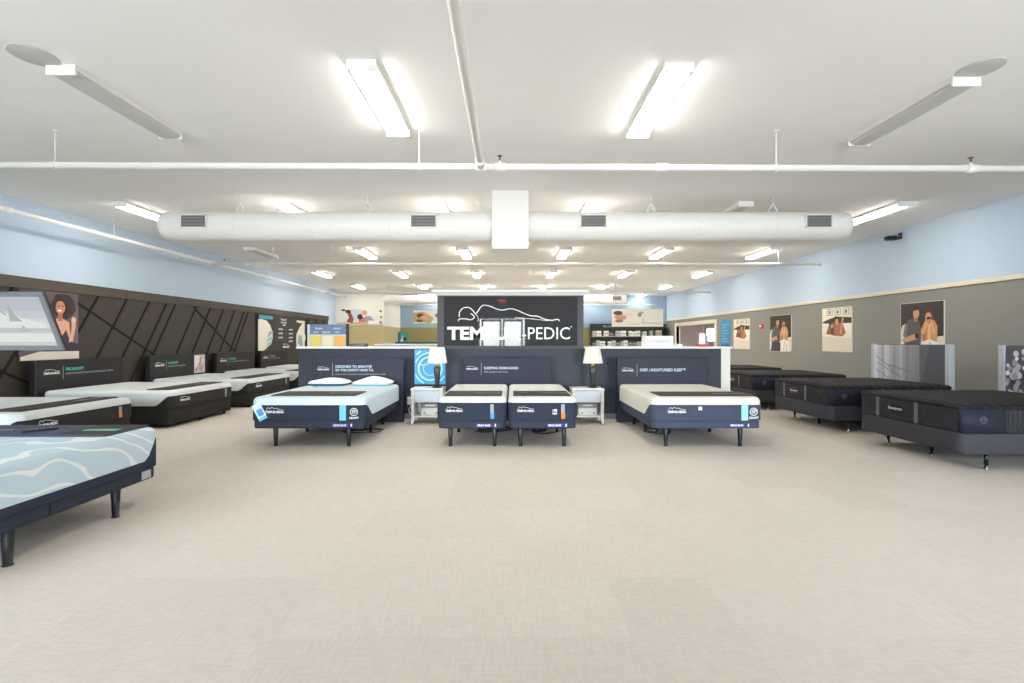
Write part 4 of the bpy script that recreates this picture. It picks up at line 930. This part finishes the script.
spoly((206, 210, 216), R01); spoly((222, 224, 228), [(0, 0.35), (1, 0.3), (1, 0.55), (0, 0.6)]); spoly((196, 200, 210), [(0.3, 0.75), (1, 0.7), (1, 1), (0.3, 1)])
spoly((236, 238, 238), [(0.45, 0.5), (0.6, 0.72), (0.72, 0.6), (0.95, 0.45), (0.95, 0.36), (0.4, 0.36)]); spoly((176, 190, 188), [(0.66, 0.5), (0.7, 0.85), (0.73, 0.6), (0.77, 0.5)])
spoly((200, 206, 204), [(0.3, 0.28), (1, 0.3), (1, 0.36), (0.3, 0.38)]); spoly((238, 238, 232), [(0.0, 0.08), (1, 0.08), (1, 0.26), (0, 0.26)]); spoly((190, 196, 192), [(0.7, 0.3), (0.8, 0.3), (0.76, 0.42)])
spoly((216, 218, 212), [(0.4, 0.02), (0.95, 0.02), (0.9, 0.07), (0.45, 0.07)]); spoly((120, 126, 132), [(0.5, 0.95), (0.51, 0.95), (0.66, 0.62), (0.65, 0.62)])
obj('screen_image', bm, [cols[c] for c in cols], sc)
bm = B(); cyl(bm, (-0.45, 0.12, 0.03), (-0.45, 0.12, 1.62), 0.03); tube(bm, [(-0.45, 0.12, 1.6), (-0.45, 0.02, 1.62), (-0.45, -0.05, 1.64)], 0.025); obj('pole', bm, BLACK, sc)
bm = B(); slab(bm, -0.68, -0.2, -0.1, 0.35, softprof(0, 0.03, 0.004, 0.01, 3), 0.06); obj('foot', bm, BLACK, sc)

# ------------------------------------------------------------------ ceiling: lights, pipes, ducts
def ceiling_light_parts(t, on):
    LN, WD = 1.34, 0.25
    bm = B()
    box(bm, -WD/2, WD/2, 0.0201, LN-0.0201, 0.06, 0.09)
    for s in (-1, 1): box(bm, min(s*WD/2, s*(WD/2-0.012)), max(s*WD/2, s*(WD/2-0.012)), 0.0201, LN-0.0201, 0.045, 0.0599)
    for y in (0, LN-0.02): box(bm, -WD/2-0.004, WD/2+0.004, y, y+0.02, 0.0, 0.09, 0.003)
    obj('housing', bm, WMETAL, t)
    bm = B(); ring = [(-WD/2+0.013, 0.059), (-WD/2+0.013, 0.03), (-WD/2+0.03, 0.012), (-WD/2+0.07, 0.003), (WD/2-0.07, 0.003), (WD/2-0.03, 0.012), (WD/2-0.013, 0.03), (WD/2-0.013, 0.059)]
    loft(bm, [[(x, y, z) for x, z in ring] for y in (0.021, LN-0.021)], smooth=False); obj('lens', bm, LENS_ON if on else LENS_OFF, t)
cols_ = [-6.75, -3.95, -1.28, 1.40, 4.02, 6.75]
cn = ['first', 'second', 'third', 'fourth', 'fifth', 'sixth']
rown = ['nearest row', 'the row behind the big duct', 'third row', 'fourth row', 'fifth row', 'farthest row']
proto = {}
for r in range(6):
    y = [4.0, 8.15, 12.15, 16.15, 20.15, 24.05][r]
    for c, x in enumerate(cols_):
        if r == 0 and c in (0, 5): continue
        if r == 5 and c == 0: continue
        on = not ((r == 0 and c in (1, 4)) or (r == 1 and c == 4) or (r == 2 and c == 0))
        idx = (c-1) if r == 0 else c
        y = [4.0, 8.15, 12.15, 16.15, 20.15, 24.05][r]
        if r == 0: x, y = {1: (-3.9, 4.1), 2: (-1.28, 4.02), 3: (1.43, 4.06), 4: (4.1, 4.28)}[c]
        lab = '%s strip light on ceiling, %s from left in %s' % ('lit' if on else 'unlit', cn[idx], rown[r])
        if on not in proto:
            t = thing('ceiling_light', lab, 'ceiling light', (x, y, ZC-0.09), 0, 'strip lights on the ceiling'); ceiling_light_parts(t, on); proto[on] = t
        else: dup(proto[on], (x, y, ZC-0.09), 0, lab)
for x, y, lab in ((-4.0, 3.97, 'flat round grey ceiling plate by the unlit light at upper left'), (4.1, 4.16, 'flat round grey ceiling plate by the unlit light at upper right')):
    bm = B(); lathe(bm, [(0.165, 0.0), (0.168, -0.003), (0.16, -0.008), (0.05, -0.011), (0.012, -0.013), (0.004, -0.013)], n=36); o = obj('ceiling_plate', bm, mat('plate_grey', (186, 186, 182), 0.6, var=0.01)); o.location = (x, y, ZC)
    tag(o, lab, 'ceiling plate')

def pipe(label, p0, p1, r, rods=(), heads=(), fits=(), horiz='x'):
    t = thing('sprinkler_pipe', label, 'pipe', p0)
    d = Vector(p1)-Vector(p0)
    bm = B(); cyl(bm, (0, 0, 0), d, r, n=16); obj('pipe', bm, WMETAL, t)
    for s in rods:
        q = d*s; h = ZC-p0[2]-d.z*s
        bm = B(); cyl(bm, (q.x, q.y, q.z+r), (q.x, q.y, q.z+h), 0.007, n=8); lathe(bm, [(0.03, h-0.012), (0.03, h)], (q.x, q.y, q.z), 12)
        ring = [(q.x+(0 if horiz == 'x' else (r+0.008)*math.cos(a)), q.y+((r+0.008)*math.cos(a) if horiz == 'x' else 0), q.z+(r+0.008)*math.sin(a)) for a in [2*PI*i/16 for i in range(17)]]
        tube(bm, ring, 0.008, 6); obj('hanger_rod', bm, WMETAL, t)
    for s in heads:
        q = d*s
        bm = B(); cyl(bm, (q.x, q.y, q.z+r*0.8), (q.x, q.y, q.z+r+0.035), 0.016, mi=0); cyl(bm, (q.x, q.y, q.z+r+0.035), (q.x, q.y, q.z+r+0.085), 0.009, mi=1); lathe(bm, [(0.026, r+0.085), (0.03, r+0.089), (0.026, r+0.093)], tuple(q), 12, mi=1)
        obj('sprinkler_head', bm, [WMETAL, mat('bronze', (120, 100, 78), 0.4, 0.7)], t)
    ax = d.normalized()
    for s in fits:
        q = d*s; bm = B(); cyl(bm, q-ax*0.06, q+ax*0.06, r+0.012, n=16); obj('fitting', bm, WMETAL, t)
    return t
YP = 5.4
pipe('white cross pipe running the full width nearest the camera', (-7.76, YP, 3.495), (8.28, YP, 3.435), 0.036, rods=(0.16, 0.418, 0.671), heads=(0.475, 0.809), fits=(0.462, 0.59, 0.475, 0.809))
pipe('white lengthwise pipe overhead meeting the nearest cross pipe', (-0.33, YF+0.02, 3.53), (-0.355, YP-0.04, 3.466), 0.04, rods=(0.2,), fits=(0.985,), horiz='y')
pipe('white pipe running along the top of the left blue wall', (-7.8, YF+0.02, 3.51), (-7.8, 22.2, 3.51), 0.036, rods=(0.2, 0.48, 0.72), fits=(0.4, 0.602), horiz='y')
pipe('white cross pipe just behind the big duct', (-7.76, 12.3, 3.465), (8.0, 12.3, 3.465), 0.034, rods=(0.1, 0.42, 0.74, 0.93), heads=(0.02,), fits=(0.055, 0.5, 0.8, 0.995))
pipe('white cross pipe over the back half of the room, before the far duct', (-7.76, 19.7, 3.47), (8.2, 19.7, 3.47), 0.034, rods=(0.16, 0.45, 0.8), fits=(0.5, 0.75))
pipe('thin white cross pipe farthest back, below the far duct', (-5.98, 24.6, 3.32), (7.4, 24.6, 3.32), 0.034, rods=(0.3, 0.8), fits=(0.5,))

def duct(label, x0, x1, y, z, r, plenum=None, grilles=(), hangers=()):
    t = thing('air_duct', label, 'air duct', (0, y, z))
    bm = B(); n = 32; k = r*0.42
    prof = [(r*0.75, 0), (r*0.9, k*0.25), (r, k)]
    rings = [(x0+q, rad) for rad, q in prof] + [(x1-q, rad) for rad, q in reversed(prof)]
    loft(bm, [[(x, rad*math.cos(2*PI*i/n), rad*math.sin(2*PI*i/n)) for i in range(n)] for x, rad in rings]); obj('round_duct', bm, WMETAL, t)
    L_ = x1-x0
    for i in range(1, 9):
        x = x0+L_*i/9; bm = B(); cyl(bm, (x-0.006, 0, 0), (x+0.006, 0, 0), r+0.003, n=32)
        obj('seam_ring', bm, WMETAL, t)
    if plenum:
        a, b, zb = plenum; bm = B(); box(bm, a, b, -0.3, 0.3, zb-z, ZC-z, 0.004); p = obj('plenum_box', bm, WMETAL, t)
        bm = B(); box(bm, a-0.012, b+0.012, -0.312, 0.312, zb-z+0.05, zb-z+0.07); box(bm, a+0.01, b-0.01, -0.29, 0.29, zb-z-0.03, zb-z); obj('flange', bm, WMETAL, p)
    for gx in grilles:
        bm = B(); w, h = 0.42, 0.21; yy = -r-0.006; zc = 0.03
        for q in ((gx-w/2, gx+w/2, zc-h/2, zc-h/2+0.015), (gx-w/2, gx+w/2, zc+h/2-0.015, zc+h/2), (gx-w/2, gx-w/2+0.015, zc-h/2, zc+h/2), (gx+w/2-0.015, gx+w/2, zc-h/2, zc+h/2)):
            box(bm, q[0], q[1], yy-0.012, yy+0.06, q[2], q[3])
        g = obj('grille', bm, WMETAL, t)
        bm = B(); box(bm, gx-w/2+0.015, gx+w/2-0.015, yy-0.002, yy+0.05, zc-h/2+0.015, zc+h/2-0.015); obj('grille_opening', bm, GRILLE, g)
        bm = B()
        for i in range(1, 13): x = gx-w/2+w*i/13; box(bm, x-0.004, x+0.004, yy-0.01, yy-0.0022, zc-h/2+0.015, zc+h/2-0.015)
        for i in range(1, 4): zz = zc-h/2+h*i/4; box(bm, gx-w/2+0.015, gx+w/2-0.015, yy-0.009, yy-0.0025, zz-0.006, zz+0.006)
        obj('louvers', bm, GREYT, g)
    for hx in hangers:
        bm = B(); cyl(bm, (hx, 0, r+0.12), (hx, 0, ZC-z), 0.009, n=8)
        for s in (-1, 1): tube(bm, [(hx+s*0.08, 0, r-0.012), (hx+s*0.03, 0, r+0.1), (hx, 0, r+0.13)], 0.012, 6)
        obj('hanger', bm, WMETAL, t)
DY = 7.85
dx = lambda px: (px-512)*DY/F
duct('big round white air duct with square plenum spanning the room', dx(165), dx(846), DY, 3.375, 0.235, (dx(491.5)*0.94, dx(529)*0.94, 2.985), [(p-512)*(DY-0.24)/F for p in (193.5, 423.5, 593.5, 819)], [dx(240), dx(367), dx(651), dx(773)])
duct('far round white air duct at the back of the room', -5.8, 5.15, 21.5, 3.34, 0.2, None, [-2.2, 4.7], [-3.2, 0.5, 3.4])
# security camera
t = thing('security_camera', 'small black camera on a bracket high on the right blue wall', 'camera', (XR, 10.15, 3.72), -PI/2)
bm = B(); box(bm, -0.05, 0.05, -0.02, 0, -0.07, 0.07, 0.005); obj('wall_plate', bm, BLACK, t)
bm = B(); tube(bm, [(0, -0.02, 0), (0, -0.12, 0.03), (0, -0.16, 0.0)], 0.015); obj('arm', bm, GREYT, t)
bm = B(); box(bm, -0.06, 0.06, -0.3, -0.1, -0.09, -0.0, 0.012); cyl(bm, (0, -0.3, -0.045), (0, -0.325, -0.045), 0.035); obj('body', bm, BLACK, t)

# ------------------------------------------------------------------ light
wd = bpy.data.worlds.new('World'); bpy.context.scene.world = wd; wd.use_nodes = True
nt = wd.node_tree; bg = nt.nodes['Background']
tc = nt.nodes.new('ShaderNodeTexCoord'); sp = nt.nodes.new('ShaderNodeSeparateXYZ'); cr = nt.nodes.new('ShaderNodeValToRGB'); mr = nt.nodes.new('ShaderNodeMapRange')
mr.inputs[1].default_value = -0.15; mr.inputs[2].default_value = 0.5
nt.links.new(tc.outputs['Generated'], sp.inputs[0]); nt.links.new(sp.outputs['Z'], mr.inputs[0]); nt.links.new(mr.outputs[0], cr.inputs[0])
e = cr.color_ramp.elements
e[0].position = 0.18; e[0].color = (0.55, 0.56, 0.58, 1); e[1].position = 1.0; e[1].color = (0.72, 0.86, 1.0, 1)
k = e.new(0.28); k.color = (0.92, 0.96, 1.0, 1)
nt.links.new(cr.outputs[0], bg.inputs[0]); bg.inputs[1].default_value = 12.5
for (x0, x1, z0, z1) in PANES + [(-1.4, 0.54, 0.1, 2.4)]:
    ld = bpy.data.lights.new('daylight_portal', 'AREA'); ld.shape = 'RECTANGLE'; ld.size = x1-x0; ld.size_y = z1-z0
    ld.cycles.is_portal = True
    o = bpy.data.objects.new('daylight_portal', ld); C.objects.link(o); o.location = ((x0+x1)/2, YF-0.16, (z0+z1)/2); o.rotation_euler = (PI/2, 0, 0)

ld = bpy.data.lights.new('daylight_portal', 'AREA'); ld.shape = 'RECTANGLE'; ld.size = 4.4; ld.size_y = 1.55; ld.cycles.is_portal = True
o = bpy.data.objects.new('daylight_portal', ld); C.objects.link(o); o.location = (11.72, 21.25, 1.62); o.rotation_euler = (PI/2, 0, PI/2)
# ------------------------------------------------------------------ camera and view
cd = bpy.data.cameras.new('Camera'); cd.sensor_width = 36; cd.lens = F/1024*36; cd.shift_y = -1.5/1024; cd.clip_start = 0.05; cd.clip_end = 100
cam = bpy.data.objects.new('Camera', cd); C.objects.link(cam); cam.location = (0, 0, 1.5); cam.rotation_euler = (PI/2, 0, 0)
sc_ = bpy.context.scene; sc_.camera = cam
vs = sc_.view_settings; vs.view_transform = 'Standard'; vs.look = 'None'; vs.gamma = 1; vs.use_curve_mapping = False; vs.exposure = 1.27
